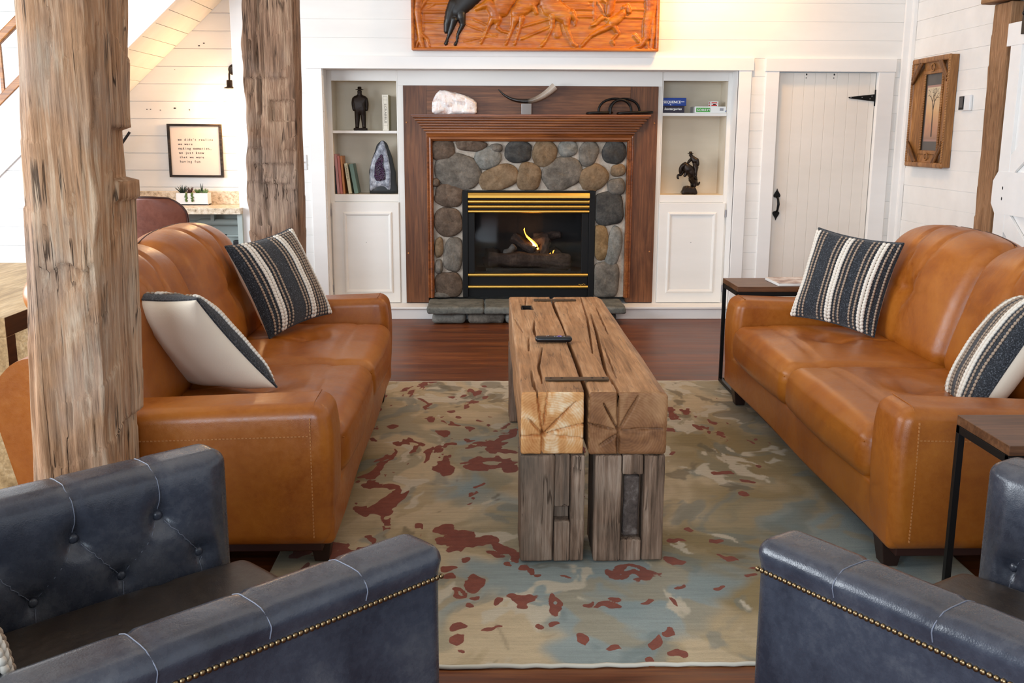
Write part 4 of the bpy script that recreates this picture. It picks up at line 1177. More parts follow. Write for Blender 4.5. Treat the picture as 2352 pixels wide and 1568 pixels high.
# ------------------------------------------------------------------ fireplace
BY = RF-0.004
fs = thing('fireplace_surround', 'reddish brown wooden fireplace surround with stepped mantel', 'mantel', (0.34, RF, 0.104))
def L(o): return o
FX, FZ = 0.34, 0.104
def fbox(mb, x0, x1, y0, y1, z0, z1): mb.box(x0-FX, x1-FX, y0-RF, y1-RF, z0-FZ, z1-FZ)
mb = MB(); fbox(mb, -0.690, -0.500, RF-0.022, RF+0.04, 0.112, 1.892); mb.build('side_board', M['panelwood'], fs, 0.002)
mb = MB(); fbox(mb, 1.165, 1.392, RF-0.022, RF+0.04, 0.112, 1.892); mb.build('side_board', M['panelwood'], fs, 0.002)
mb = MB(); fbox(mb, -0.499, 1.164, RF-0.022, RF+0.04, 1.45, 1.892); mb.build('top_board', M['panelwood_x'], fs, 0.002)
for (px, pz) in ((-0.665, 1.60), (1.365, 1.60), (-0.668, 0.53), (1.358, 0.545)):
    mb = MB(); mb.ell((px-FX, -0.024, pz-FZ), (0.007, 0.003, 0.007), 10, 5); mb.build('screw_plug', M['thread'], fs)
# crown: stepped profile swept round three sides with mitres
prof = [(0.022, 1.505), (0.044, 1.508), (0.050, 1.514), (0.050, 1.524)]
for i_ in range(6):
    d_, z_ = 0.050+0.0165*i_, 1.524+0.0205*i_
    prof += [(d_-0.008, z_), (d_-0.008, z_+0.005), (d_+0.012, z_+0.008), (d_+0.0165, z_+0.013), (d_+0.0165, z_+0.0205)]
prof += [(0.149, 1.648), (0.160, 1.650), (0.160, 1.664)]
def crown(mb, x0, x1):
    rings = []
    for (d, z) in prof:
        rings.append([(x0-d+0.022-FX, 0.03, z-FZ), (x0-d+0.022-FX, -d, z-FZ), (x1+d-0.022-FX, -d, z-FZ), (x1+d-0.022-FX, 0.03, z-FZ)])
    V = [p for r in rings for p in r]; F = []
    for i in range(len(prof)-1):
        for k in range(3): F.append((i*4+k, i*4+k+1, (i+1)*4+k+1, (i+1)*4+k))
    n = len(prof)-1
    F.append((n*4, n*4+1, n*4+2, n*4+3)); F.append((3, 2, 1, 0))
    mb.add(V, F)
mb = MB(); crown(mb, -0.480, 1.176); mb.build('mantel_shelf', M['mahogany'], fs, 0.002)
# picture-frame moulding round the stone
def mould(mb, pts_out, pts_in): pass
def framebar(mb, A, B, nx, prof2):
    """bar from A to B; nx = inward unit vector; prof2 = (inward, forward)"""
    pass
mb = MB()
pr2 = [(0.0, 0.02), (0.0, 0.045), (0.008, 0.055), (0.016, 0.050), (0.022, 0.062), (0.034, 0.066), (0.042, 0.052), (0.048, 0.045), (0.052, 0.02)]
xo0, xo1, zt, zb = -0.503, 1.196, 1.507, 0.157
V = []; F = []
for (i_, f_) in pr2:
    V += [(xo0+i_-FX, -f_, zb-FZ), (xo0+i_-FX, -f_, zt-i_*1.15-FZ), (xo1-i_-FX, -f_, zt-i_*1.15-FZ), (xo1-i_-FX, -f_, zb-FZ)]
for i in range(len(pr2)-1):
    for k in range(3): F.append((i*4+k+1, i*4+k, (i+1)*4+k, (i+1)*4+k+1))
mb.add(V, F); mb.build('inner_moulding', M['mahogany'], fs)
# stone facing + firebox
fp = thing('fireplace', 'fieldstone fireplace front with black and brass gas firebox', 'fireplace', (0.34, RF, 0.104))
def cx(px): return -0.446+(900+px/2.703-995.5)*0.003564
def cz(py): return 1.444-(180+py/2.703-326)*0.003612
mb = MB(); n1, n2 = 90, 76; V = []; F = []
for i in range(n1+1):
    for j in range(n2+1):
        x = -0.453+1.598*i/n1; z = 0.157+1.308*j/n2
        V.append((x-FX, -0.010-0.010*noise.noise(Vector((x*9, z*9, 0)))-0.004*noise.noise(Vector((x*40, z*40, 2))), z-FZ))
for i in range(n1):
    for j in range(n2):
        x = -0.453+1.598*(i+.5)/n1; z = 0.157+1.308*(j+.5)/n2
        if -0.205 < x < 0.885 and z < 1.045: continue
        q = i*(n2+1)+j; F.append((q, q+n2+1, q+n2+2, q+1))
mb.add(V, F, True); mb.build('mortar_bed', M['mortar'], fp)['label'] = 'pale sandy mortar'
ST = [(315, 445, 78, 62, 0, 2), (490, 415, 95, 34, 5, 2), (595, 492, 82, 66, -28, 4), (785, 452, 82, 66, 0, 3), (950, 462, 72, 78, 8, 1), (1097, 432, 58, 52, -8, 4), (1226, 462, 58, 76, 10, 0), (1386, 452, 74, 72, 0, 3),
      (408, 572, 142, 108, 14, 0), (662, 614, 122, 74, -22, 1), (850, 604, 73, 86, 6, 1), (1060, 588, 124, 96, -32, 0), (1258, 612, 90, 76, -30, 1), (1414, 563, 46, 36, -10, 1), (1404, 664, 54, 52, 0, 0),
      (350, 716, 91, 72, 5, 2), (348, 884, 90, 86, 0, 2), (1352, 800, 95, 104, -8, 3), (284, 1040, 28, 62, 5, 1), (374, 1090, 62, 102, 4, 0), (1314, 1010, 52, 106, -4, 5), (1396, 1040, 48, 122, 10, 4),
      (282, 1166, 24, 44, 0, 0), (345, 1280, 86, 80, 0, 2), (1347, 1250, 88, 118, -4, 0), (300, 1345, 60, 22, 0, 0), (268, 640, 24, 26, 0, 2), (645, 430, 40, 26, 0, 0)]
mb = MB(); rs = random.Random(17)
for k, (px, py, rx, rz, rot, mi) in enumerate(ST):
    X, Z = cx(px), cz(py); RX, RZ_ = rx/2.703*0.003564*1.05, rz/2.703*0.003612*1.05
    ca, sa = math.cos(math.radians(rot)), math.sin(math.radians(rot))
    V = []; F = []; seg, rings = 36, 9
    ex = rs.uniform(2.3, 3.0)
    for i in range(rings+1):
        t = i/rings
        rr = math.sin(t*math.pi/2)**0.8; dep = 0.048*math.cos(t*math.pi/2)**0.65
        for q in range(seg):
            a = 2*math.pi*q/seg; c_, s_ = math.cos(a), math.sin(a)
            l = (abs(c_)**ex+abs(s_)**ex)**(-1/ex)
            l *= 1+0.13*noise.noise(Vector((c_*1.3+k*3.1, s_*1.3, k*1.7)))
            x = c_*l*rr*RX; z = s_*l*rr*RZ_
            xx = x*ca+z*sa; zz = -x*sa+z*ca
            xx = min(max(X+xx, -0.455), 1.146); zz = max(0.158, min(Z+zz, 1.455))
            if -0.216 < xx < 0.896 and zz < 1.056:
                if xx < -0.216+0.12: xx = -0.216
                elif xx > 0.896-0.12: xx = 0.896
                else: zz = 1.056
            d = dep+(0.006*noise.noise(Vector((xx*22, zz*22, k)))+0.0025*noise.noise(Vector((xx*70, zz*70, k))))*(1-t**3)
            V.append((xx-FX, -0.006-d, zz-FZ))
    for i in range(rings):
        for q in range(seg):
            q2 = (q+1) % seg; F.append((i*seg+q, (i+1)*seg+q, (i+1)*seg+q2, i*seg+q2))
    F.append(list(range(seg))[::-1])
    mb.add(V, F, True, mi)
mb.build('stone_facing', [M['st%d' % i] for i in range(6)], fp)
# firebox insert
def lb(mb, x0, x1, y0, y1, z0, z1): mb.box(x0-FX, x1-FX, y0-RF, y1-RF, z0-FZ, z1-FZ)
mb = MB()
lb(mb, -0.214, -0.168, RF-0.036, RF+0.02, 0.158, 1.052); lb(mb, 0.842, 0.892, RF-0.036, RF+0.02, 0.158, 1.052); lb(mb, -0.168, 0.842, RF-0.036, RF+0.02, 1.036, 1.052)
lb(mb, -0.168, -0.112, RF-0.028, RF+0.02, 0.36, 0.866); lb(mb, 0.784, 0.842, RF-0.028, RF+0.02, 0.36, 0.866)
lb(mb, -0.168, 0.842, RF-0.010, RF+0.02, 0.866, 1.036); lb(mb, -0.168, 0.842, RF-0.014, RF+0.02, 0.158, 0.362)
mb.build('insert_frame', M['firebox'], fp, 0.003)
mb = MB()
lb(mb, -0.15, -0.14, RF+0.02, RF+0.33, 0.36, 0.87); lb(mb, 0.82, 0.83, RF+0.02, RF+0.33, 0.36, 0.87); lb(mb, -0.15, 0.83, RF+0.32, RF+0.33, 0.36, 0.87)
lb(mb, -0.15, 0.83, RF+0.02, RF+0.33, 0.36, 0.37); lb(mb, -0.15, 0.83, RF+0.02, RF+0.33, 0.866, 0.876)
mb.build('firebox', M['firebox'], fp)
def brass(x0, x1, z0, z1, y, b=0.004):
    mb = MB(); h_ = (z1-z0)/2; zc_ = (z0+z1)/2-FZ
    pr_ = [(RF-0.005-RF, zc_-h_)]+[(y-RF+0.012-0.014*math.sin(math.pi*i/8), zc_-h_*math.cos(math.pi*i/8)) for i in range(9)]+[(RF-0.005-RF, zc_+h_)]
    mb.prism(pr_[::-1], 'x', x0-FX, x1-FX, 0, True); mb.build('brass_trim', M['brass'], fp)['label'] = 'polished brass bar'
mb = MB(); zc = 1.013
mb.prism([(-0.046, 1.0335-FZ), (-0.010, 1.0355-FZ), (-0.010, 0.991-FZ), (-0.062, 0.991-FZ), (-0.066, 0.994-FZ), (-0.060, 1.012-FZ)], 'x', -0.166-FX, 0.842-FX)
mb.build('brass_trim', M['brass'], fp, 0.002)['label'] = 'sloping polished brass hood'
for (za, zb) in ((0.946, 0.974), (0.906, 0.931), (0.867, 0.890)): brass(-0.166, 0.842, za, zb, RF-0.045, 0.006)
brass(-0.169, 0.840, 0.334, 0.360, RF-0.040); brass(-0.168, 0.842, 0.233, 0.258, RF-0.040)
mb = MB(); rs = random.Random(2)
for i in range(9): mb.ell((0.765+i*0.0065-FX, -0.0415, 0.263+rs.uniform(0, 0.005)+(0.006 if i in (6, 7) else 0)-FZ), (0.0034, 0.001, 0.0028), 6, 4)
mb.build('maker_badge', M['brass'], fp)
mb = MB(); lb(mb, -0.112, 0.784, RF-0.012, RF-0.009, 0.362, 0.866); mb.build('glass_front', M['glass'], fp)
# ceramic logs
gl = thing('gas_log_set', 'dark ceramic gas logs burning behind the fireplace glass', 'fire logs', (0.34, RF+0.16, 0.372))
def glog(p, q, r, seed, n=30, seg=26, mat='log', branch=None):
    mb = MB(); P = Vector(p); Q = Vector(q); V = []; F = []
    ax = (Q-P).normalized(); sd = ax.cross(Vector((0, 0, 1))).normalized(); up = sd.cross(ax)
    for i in range(n+1):
        t = i/n; c_ = P.lerp(Q, t)+sd*0.008*noise.noise(Vector((t*3, seed, 0)))+up*0.010*noise.noise(Vector((t*3, seed, 5)))
        rr = r*(1+0.18*noise.noise(Vector((t*4, seed, 9))))*(0.82 if i in (0, n) else 1)
        for k in range(seg):
            a = 2*math.pi*k/seg
            b = rr*(1+0.22*noise.noise(Vector((t*2.0+seed, math.cos(a)*3.2, math.sin(a)*3.2)))+0.22*noise.noise(Vector((t*5.0+seed, math.cos(a)*7, math.sin(a)*7)))+0.07*math.sin(a*7+t*5))
            V.append(c_+sd*math.cos(a)*b+up*math.sin(a)*b)
    for i in range(n):
        for k in range(seg):
            k2 = (k+1) % seg; F.append((i*seg+k, i*seg+k2, (i+1)*seg+k2, (i+1)*seg+k))
    F.append(list(range(seg))[::-1]); F.append([n*seg+k for k in range(seg)])
    mb.add(V, F, True); return mb.build('log', M[mat], gl)
glog((-0.34, -0.07, 0.095), (0.36, -0.09, 0.075), 0.062, 1, 44)
glog((-0.33, -0.06, 0.06), (-0.30, 0.10, 0.13), 0.060, 2)
glog((0.33, -0.10, 0.06), (0.20, 0.06, 0.14), 0.056, 3)
glog((-0.13, 0.05, 0.27), (0.07, -0.05, 0.16), 0.042, 4)
glog((0.0, 0.06, 0.20), (0.19, 0.04, 0.25), 0.050, 5)
glog((0.05, 0.09, 0.27), (0.29, 0.10, 0.285), 0.030, 6)
glog((0.16, 0.02, 0.26), (0.12, -0.06, 0.11), 0.040, 7)
glog((-0.20, -0.05, 0.13), (-0.11, -0.02, 0.20), 0.028, 8, 14, 16, 'log_grey')['label'] = 'ashen grey branch end'
glog((0.06, -0.07, 0.16), (0.07, -0.03, 0.12), 0.036, 9, 12, 16)
mb = MB()
for i in range(7): mb.box(-0.33+i*0.11-0.006, -0.33+i*0.11+0.006, -0.11, 0.10, 0.006, 0.018)
mb.box(-0.36, 0.36, -0.115, -0.10, 0.0, 0.022); mb.box(-0.36, 0.36, 0.08, 0.095, 0.0, 0.022)
mb.build('grate', M['black'], gl)
def flame(pts, rs_, m, y=-0.05):
    mb = MB(); mb.tube([(a, y+0.004*math.sin(i*2.0), b) for i, (a, b) in enumerate(pts)], rs_, 10, False, 0, True, None, 0.6)
    f = mb.build('flame', m, gl); f['label'] = 'small orange flame'
flame([(0.085, 0.175), (0.070, 0.205), (0.045, 0.235), (0.015, 0.262), (-0.010, 0.285), (-0.022, 0.305), (-0.030, 0.325), (-0.034, 0.345), (-0.030, 0.358)], [0.013, 0.020, 0.018, 0.015, 0.011, 0.005, 0.005, 0.008, 0.001], M['flame'])
flame([(0.078, 0.182), (0.062, 0.207), (0.040, 0.232), (0.018, 0.253)], [0.005, 0.010, 0.009, 0.003], M['flame_core'], -0.066)
flame([(0.046, 0.195), (0.042, 0.210), (0.040, 0.222)], [0.006, 0.006, 0.001], M['flame_core'], -0.064)
flame([(0.208, 0.150), (0.213, 0.165), (0.220, 0.176)], [0.005, 0.006, 0.001], M['flame'], -0.10)
flame([(0.185, 0.145), (0.188, 0.152)], [0.003, 0.001], M['flame'], -0.10)
point('fire_glow', (0.40, RF+0.08, 0.66), 0.4, (1.0, 0.5, 0.15), 0.05)
# hearth
he = thing('hearth', 'grey slate hearth shelf on rough stones before the fireplace', 'hearth', (0.32, 8.10, 0.0))
def rough(mb, x0, x1, y0, y1, z0, z1, r, seed, amp=0.008, res=0.03, mi=0):
    def fn(p):
        v = Vector((p.x*9+seed, p.y*9, p.z*14)); k = noise.noise(v)*amp+noise.noise(v*4)*amp*0.35
        c_ = Vector(((x0+x1)/2, (y0+y1)/2, (z0+z1)/2)); d = (p-c_); d.x /= (x1-x0); d.y /= (y1-y0); d.z /= (z1-z0)
        return p+d.normalized()*k
    mb.soft(x0, x1, y0, y1, z0, z1, r, res, fn, mi, 3)
for i, (a, b) in enumerate(((-0.815, -0.355), (-0.352, -0.02), (-0.017, 0.44), (0.443, 0.795))):
    mb = MB(); rough(mb, a, b, -0.21, 0.235, 0.088, 0.146, 0.018, i*5.1, 0.008)
    mb.build('slate_slab', M['slab'], he)
for i, (a, b, m) in enumerate(((-0.775, -0.50, 'st4'), (-0.49, -0.19, 'st0'), (-0.18, 0.10, 'st4'), (0.11, 0.40, 'st0'), (0.41, 0.72, 'st3'))):
    mb = MB(); rough(mb, a, b, -0.165, 0.02, 0.002, 0.09, 0.035, i*3.3+1, 0.010)
    mb.build('base_stone', M[m], he)

# ------------------------------------------------------------------ built-in bookcases
def bookcase(label, x0, x1, ox0, ox1, zs, ztop, dx0, dx1, hinge_side, px0, px1):
    b = thing('built_in_bookcase', label, 'bookcase', ((x0+x1)/2, RF, 0.104))
    cx_ = (x0+x1)/2
    def bb(mb, xa, xb, ya, yb, za, zb): mb.box(xa-cx_, xb-cx_, ya-RF, yb-RF, za-0.104, zb-0.104)
    mb = MB()
    bb(mb, x0, ox0, RF, RF+0.02, 0.104, 2.009); bb(mb, ox1, x1, RF, RF+0.02, 0.104, 2.009); bb(mb, ox0, ox1, RF, RF+0.02, ztop, 2.009)
    bb(mb, ox0, ox1, RF, RF+0.02, 0.957, 1.016); bb(mb, ox0, ox1, RF+0.008, RF+0.02, 0.104, 0.957)
    mb.build('face_frame', M['cabinet'], b, 0.002)
    mb = MB(); yb = RF+0.27
    bb(mb, ox0-0.02, ox0-0.001, RF+0.02, yb, 1.0, ztop+0.02); bb(mb, ox1+0.001, ox1+0.02, RF+0.02, yb, 1.0, ztop+0.02)
    bb(mb, ox0-0.02, ox1+0.02, yb, yb+0.01, 1.0, ztop+0.02); bb(mb, ox0-0.02, ox1+0.02, RF+0.02, yb, 1.0, 1.016); bb(mb, ox0-0.02, ox1+0.02, RF+0.02, yb, ztop+0.001, ztop+0.02)
    mb.build('interior', M['interior'], b)
    mb = MB(); bb(mb, ox0+0.001, ox1-0.001, RF+0.004, yb-0.001, zs[0], zs[1]); mb.build('shelf', M['cabinet'], b, 0.002)
    d = empty('cabinet_door', (0, 0, 0)); d.parent = b
    mb = MB(); bb(mb, dx0, dx1, RF-0.016, RF+0.006, 0.110, 0.952); mb.build('door_panel', M['cabinet'], d, 0.003)
    mb = MB()
    V = []; F = []
    pr3 = [(0.0, 0.0), (0.004, 0.008), (0.014, 0.012), (0.026, 0.006), (0.030, 0.0)]
    z0, z1 = 0.192, 0.872
    for (i_, f_) in pr3:
        V += [(px0+i_-cx_, -0.016-f_, z0+i_-0.104), (px1-i_-cx_, -0.016-f_, z0+i_-0.104), (px1-i_-cx_, -0.016-f_, z1-i_-0.104), (px0+i_-cx_, -0.016-f_, z1-i_-0.104)]
    for i in range(len(pr3)-1):
        for k in range(4):
            k2 = (k+1) % 4; F.append((i*4+k, i*4+k2, (i+1)*4+k2, (i+1)*4+k))
    mb.add(V, F); mb.build('panel_moulding', M['cabinet'], d)
    hx = dx0-0.012 if hinge_side < 0 else dx1+0.008
    for hz in (0.865, 0.23):
        mb = MB(); mb.tube([(hx-cx_, -0.018, hz-0.03-0.104), (hx-cx_, -0.018, hz+0.03-0.104)], 0.007, 10); mb.build('hinge', M['grey'], d)
    mb = MB(); mb.ell(((dx0+dx1)/2-cx_, -0.0165, 0.62-0.104), (0.003, 0.001, 0.003), 8, 4); mb.build('knob_hole', M['black'], d)
    return b
bookcase('white built in bookcase left of the fireplace', -1.308, -0.736, -1.272, -0.745, (1.511, 1.533), 1.928, -1.296, -0.742, -1, -1.205, -0.800)
bookcase('white built in bookcase right of the fireplace', 1.426, 1.998, 1.436, 1.968, (1.660, 1.684), 1.940, 1.432, 1.982, 1, 1.505, 1.912)

# ------------------------------------------------------------------ things on the shelves
def skin(name, joints, edges, m, parent=None, sub=1, loc=None, fat=1.38):
    """one continuous body grown over a skeleton: joints = [(x,y,z,r)]"""
    me = bpy.data.meshes.new(name); bm = bmesh.new()
    lay = bm.verts.layers.skin.verify()
    vs = [bm.verts.new(j[:3]) for j in joints]
    for a, b in edges: bm.edges.new((vs[a], vs[b]))
    for v, j in zip(vs, joints):
        rr = j[3] if isinstance(j[3], tuple) else (j[3], j[3])
        rr = (rr[0]*fat, rr[1]*fat)
        v[lay].radius = rr
    vs[0][lay].use_root = True
    bm.to_mesh(me); bm.free()
    o = bpy.data.objects.new(name, me); COL.objects.link(o)
    mo = o.modifiers.new('skin', 'SKIN'); mo.use_smooth_shade = True
    ms = o.modifiers.new('sub', 'SUBSURF'); ms.levels = sub+1; ms.render_levels = sub+1
    bpy.context.view_layer.update()
    ev = o.evaluated_get(bpy.context.evaluated_depsgraph_get())
    me2 = bpy.data.meshes.new_from_object(ev); me2.name = name
    for p in me2.polygons: p.use_smooth = True
    o.modifiers.clear(); o.data = me2; me2.materials.clear(); me2.materials.append(m)
    bpy.data.meshes.remove(me)
    if parent is not None: o.parent = parent
    if loc is not None: o.location = loc
    return o
SY = RF+0.10
# standing bronze man with a hat
bz = thing('bronze_statue', 'dark bronze standing man in a brimmed hat on the left shelf', 'statue', (-1.055, SY, 1.534))
J = [(0, 0, 0.175, (0.030, 0.024)), (0, 0, 0.215, (0.036, 0.027)), (0, 0, 0.262, (0.038, 0.026)), (0, -0.002, 0.283, (0.018, 0.017)), (0, -0.004, 0.296, 0.013), (0, -0.006, 0.312, 0.0155), (0, -0.006, 0.326, 0.014),
     (-0.022, 0, 0.14, (0.021, 0.02)), (-0.025, 0, 0.085, (0.016, 0.016)), (-0.027, 0, 0.03, (0.0125, 0.0125)), (-0.030, -0.012, 0.016, (0.013, 0.012)), (0.022, 0, 0.14, (0.021, 0.02)), (0.027, 0, 0.085, (0.016, 0.016)), (0.029, 0, 0.03, (0.0125, 0.0125)), (0.032, -0.012, 0.016, (0.013, 0.012)),
     (-0.046, 0, 0.262, 0.016), (-0.052, 0.004, 0.215, 0.015), (-0.049, 0.006, 0.175, 0.013), (-0.046, 0.0, 0.155, 0.011), (0.046, 0, 0.262, 0.016), (0.053, 0.004, 0.215, 0.015), (0.051, 0.006, 0.175, 0.013), (0.048, 0.0, 0.155, 0.011)]
Eg = [(0, 1), (1, 2), (2, 3), (3, 4), (4, 5), (5, 6), (0, 7), (7, 8), (8, 9), (9, 10), (0, 11), (11, 12), (12, 13), (13, 14), (2, 15), (15, 16), (16, 17), (17, 18), (2, 19), (19, 20), (20, 21), (21, 22)]
skin('figure', J, Eg, M['bronze'], bz)
mb = MB(); mb.lathe([(0.0005, 0.0), (0.032, -0.003), (0.035, 0.001), (0.016, 0.006), (0.0155, 0.020), (0.013, 0.024), (0.0005, 0.022)], (0, -0.006, 0.328), 20); mb.build('hat', M['bronze'], bz)
mb = MB(); mb.soft(-0.055, 0.056, -0.040, 0.035, 0.0, 0.020, 0.008, 0.02, lambda p: p+Vector((0, 0, 0.004*noise.noise(p*60))), 0, 2); mb.build('base', M['bronze'], bz)
# rearing horse and rider
br = thing('bronze_statue', 'dark bronze cowboy on a rearing horse on the right shelf', 'statue', (1.696, SY, 1.018))
J = [(0.020, 0, 0.175, (0.036, 0.030)), (0.000, 0, 0.205, (0.036, 0.030)), (-0.022, 0, 0.232, (0.034, 0.028)), (-0.042, 0, 0.245, (0.026, 0.020)), (-0.062, 0, 0.238, (0.021, 0.015)), (-0.076, 0, 0.215, (0.016, 0.013)), (-0.080, 0, 0.190, (0.014, 0.011)), (-0.074, 0, 0.165, (0.010, 0.009)),
     (0.030, 0.012, 0.140, 0.024), (0.014, 0.014, 0.112, 0.017), (0.036, 0.014, 0.090, 0.012), (0.022, 0.014, 0.060, 0.012), (0.030, -0.014, 0.140, 0.024), (0.040, -0.016, 0.112, 0.017), (0.050, -0.016, 0.085, 0.012), (0.040, -0.016, 0.055, 0.012),
     (-0.050, 0.012, 0.190, 0.013), (-0.070, 0.014, 0.160, 0.010), (-0.096, 0.014, 0.158, 0.008), (-0.098, 0.014, 0.135, 0.007), (-0.086, 0.014, 0.124, 0.007), (-0.030, -0.012, 0.185, 0.013), (-0.040, -0.016, 0.155, 0.010), (-0.052, -0.016, 0.146, 0.008),
     (0.052, 0, 0.120, 0.013), (0.058, 0, 0.090, 0.014), (0.074, 0, 0.078, 0.012), (0.086, 0, 0.092, 0.007), (0.090, 0, 0.106, 0.004)]
Eg = [(0, 1), (1, 2), (2, 3), (3, 4), (4, 5), (5, 6), (6, 7), (0, 8), (8, 9), (9, 10), (10, 11), (0, 12), (12, 13), (13, 14), (14, 15), (2, 16), (16, 17), (17, 18), (18, 19), (19, 20), (2, 21), (21, 22), (22, 23), (0, 24), (24, 25), (25, 26), (26, 27), (27, 28)]
skin('horse', J, Eg, M['bronze'], br)
J = [(0.040, 0, 0.232, (0.020, 0.018)), (0.044, 0, 0.262, (0.022, 0.018)), (0.034, 0, 0.292, (0.024, 0.018)), (0.014, 0, 0.312, 0.010), (0.004, 0, 0.324, 0.0125), (0.002, 0, 0.336, 0.012), (0.050, -0.022, 0.215, 0.014), (0.044, -0.030, 0.180, 0.011), (0.050, -0.030, 0.155, 0.009), (0.038, -0.03, 0.148, 0.008), (0.056, -0.020, 0.285, 0.012), (0.064, -0.022, 0.255, 0.011), (0.062, -0.02, 0.232, 0.009), (0.012, 0.018, 0.290, 0.011), (-0.008, 0.016, 0.268, 0.009), (-0.016, 0.006, 0.258, 0.008)]
skin('rider', J, [(0, 1), (1, 2), (2, 3), (3, 4), (4, 5), (0, 6), (6, 7), (7, 8), (8, 9), (2, 10), (10, 11), (11, 12), (2, 13), (13, 14), (14, 15)], M['bronze'], br)
mb = MB(); mb.lathe([(0.0005, 0.0), (0.022, 0.002), (0.026, 0.008), (0.0145, 0.005), (0.013, 0.018), (0.009, 0.022), (0.0005, 0.018)], (0.002, 0, 0.333), 20); mb.build('hat', M['bronze'], br)
mb = MB(); mb.soft(-0.072, 0.076, -0.045, 0.045, 0.0, 0.056, 0.02, 0.014, lambda p: Vector((p.x*(1-0.35*(p.z/0.056)), p.y*(1-0.3*p.z/0.056), p.z*1.15+0.010*noise.noise(p*45))), 0, 3); mb.build('base', M['bronze'], br)
# game boxes and books
def paint(name, c): return plain(name, c, 0.45, 0, 0.4, 0.05)
def gbox(nm, label, cat, x0, x1, z0, z1, y0, y1, m, letters, lm, size, lx, lz, width=None, grp=None, extra=None, bold=0.0, italic=0.0):
    b = thing(nm, label, cat, (x0, y0, z0), 0, grp)
    mb = MB(); mb.box(0, x1-x0, 0, y1-y0, 0, z1-z0); mb.build('box', m, b, 0.0015)
    if letters:
        mb = MB(); text(mb, letters, size, frameT((lx, -0.0012, lz), (1, 0, 0), (0, 0, 1)), width, None, 1, italic, bold); mb.build('lettering', lm, b)
    if extra: extra(b)
    return b
gY = RF+0.035
M['lblue'] = paint('blue game box card', '#1d3f8f'); M['ldark'] = paint('dark purple game box card', '#2b2436'); M['lwhite'] = paint('white print', '#f2f2f2'); M['gwhite'] = paint('white game box card', '#efefec'); M['green'] = paint('green print', '#3fae36'); M['red'] = paint('red print', '#c8342e'); M['gdark'] = paint('dark green print', '#123a12')
gbox('board_game', 'dark purple board game box under the blue one on the right bookcase', 'board game', 1.439, 1.620, 1.685, 1.741, gY, gY+0.2, M['ldark'], 'Scattergories', M['lwhite'], 0.024, 0.014, 0.024, 0.142, 'boxed games on the right shelf', None, 0.001, 0.2)
def ex1(b):
    mb = MB(); mb.box(0.150, 0.178, -0.001, 0.0, 0.030, 0.034); mb.box(0.060, 0.066, -0.001, 0.0, 0.004, 0.012); mb.box(0.073, 0.076, -0.001, 0.0, 0.004, 0.007); mb.build('print', M['lwhite'], b)
gbox('board_game', 'blue board game box topmost of two on the right bookcase', 'board game', 1.439, 1.632, 1.7425, 1.806, gY-0.004, gY+0.2, M['lblue'], 'SEQUENCE', M['lwhite'], 0.030, 0.006, 0.019, 0.140, 'boxed games on the right shelf', ex1, 0.0012)
def ex2(b):
    mb = MB(); mb.box(0.010, 0.126, -0.0004, 0.0, 0.009, 0.043); mb.build('green_panel', M['green'], b, 0.0)
    mb = MB(); text(mb, 'SORRY!', 0.030, frameT((0.014, -0.0006, 0.014), (1, 0, 0), (0, 0, 1)), 0.108, None, 1, 0.1, 0.0016); mb.build('print_shadow', M['gdark'], b)
    mb = MB(); mb.box(0.205, 0.236, -0.0008, 0.0, 0.018, 0.040); mb.build('print', M['grey'], b)
    mb = MB(); mb.prism([(0.252, 0.012), (0.266, 0.012), (0.270, 0.022), (0.262, 0.028), (0.258, 0.018), (0.252, 0.020)], 'y', -0.0008, 0); mb.build('print', M['lblue'], b)
gbox('board_game', 'white board game box with a green panel on the right bookcase', 'board game', 1.708, 1.967, 1.685, 1.738, gY, gY+0.2, M['gwhite'], 'SORRY!', M['lwhite'], 0.027, 0.016, 0.0155, 0.104, 'boxed games on the right shelf', ex2, 0.0006, 0.1)
def ex3(b):
    mb = MB()
    for z in (0.004, ): mb.box(0.008, 0.056, -0.0008, 0, z, z+0.009); mb.box(-0.0006, 0, 0.01, 0.07, z, z+0.009)
    mb.build('print', M['red'], b)
for i, z in enumerate((1.739, 1.7595)):
    b = gbox('card_game', ['lower of two small red and white card boxes on the white game box', 'upper of two small red and white card boxes on the white game box'][i], 'card game', 1.836, 1.902, z, z+0.0195, gY+0.01, gY+0.11, M['gwhite'], None, None, 0, 0, 0, None, 'small card boxes', ex3)
    if i == 0:
        mb = MB(); mb.box(0.022, 0.044, -0.0012, 0, 0.012, 0.020); mb.build('print', M['black'], b)
M['spine'] = paint('ivory book cloth', '#e9e2d2'); M['sage'] = paint('sage book cloth', '#a9a587'); M['sageline'] = paint('taupe print', '#8d8672'); M['inkbrown'] = paint('brown print', '#5f564a')
sb = thing('book_style_game', 'tall ivory and sage word game box standing on the left shelf', 'board game', (-0.868, RF+0.055, 1.534))
mb = MB(); mb.box(0, 0.050, 0, 0.006, 0, 0.288); mb.build('spine', M['spine'], sb, 0.002)
mb = MB(); mb.box(0.0, 0.050, 0.006, 0.20, 0.002, 0.286); mb.build('case', M['sage'], sb, 0.001)
mb = MB()
for (a, b_, c_, d) in ((0.007, 0.043, 0.040, 0.0415), (0.007, 0.043, 0.245, 0.2465), (0.007, 0.043, 0.272, 0.2735), (0.007, 0.043, 0.010, 0.0115), (0.007, 0.0085, 0.010, 0.2735), (0.0415, 0.043, 0.010, 0.2735)): mb.box(a, b_, -0.0008, 0, c_, d)
mb.build('print', M['sageline'], sb)
mb = MB(); text(mb, 'SCRABBLE', 0.026, frameT((0.016, -0.001, 0.215), (0, 0, -1), (1, 0, 0)), 0.155); mb.build('lettering', M['inkbrown'], sb)
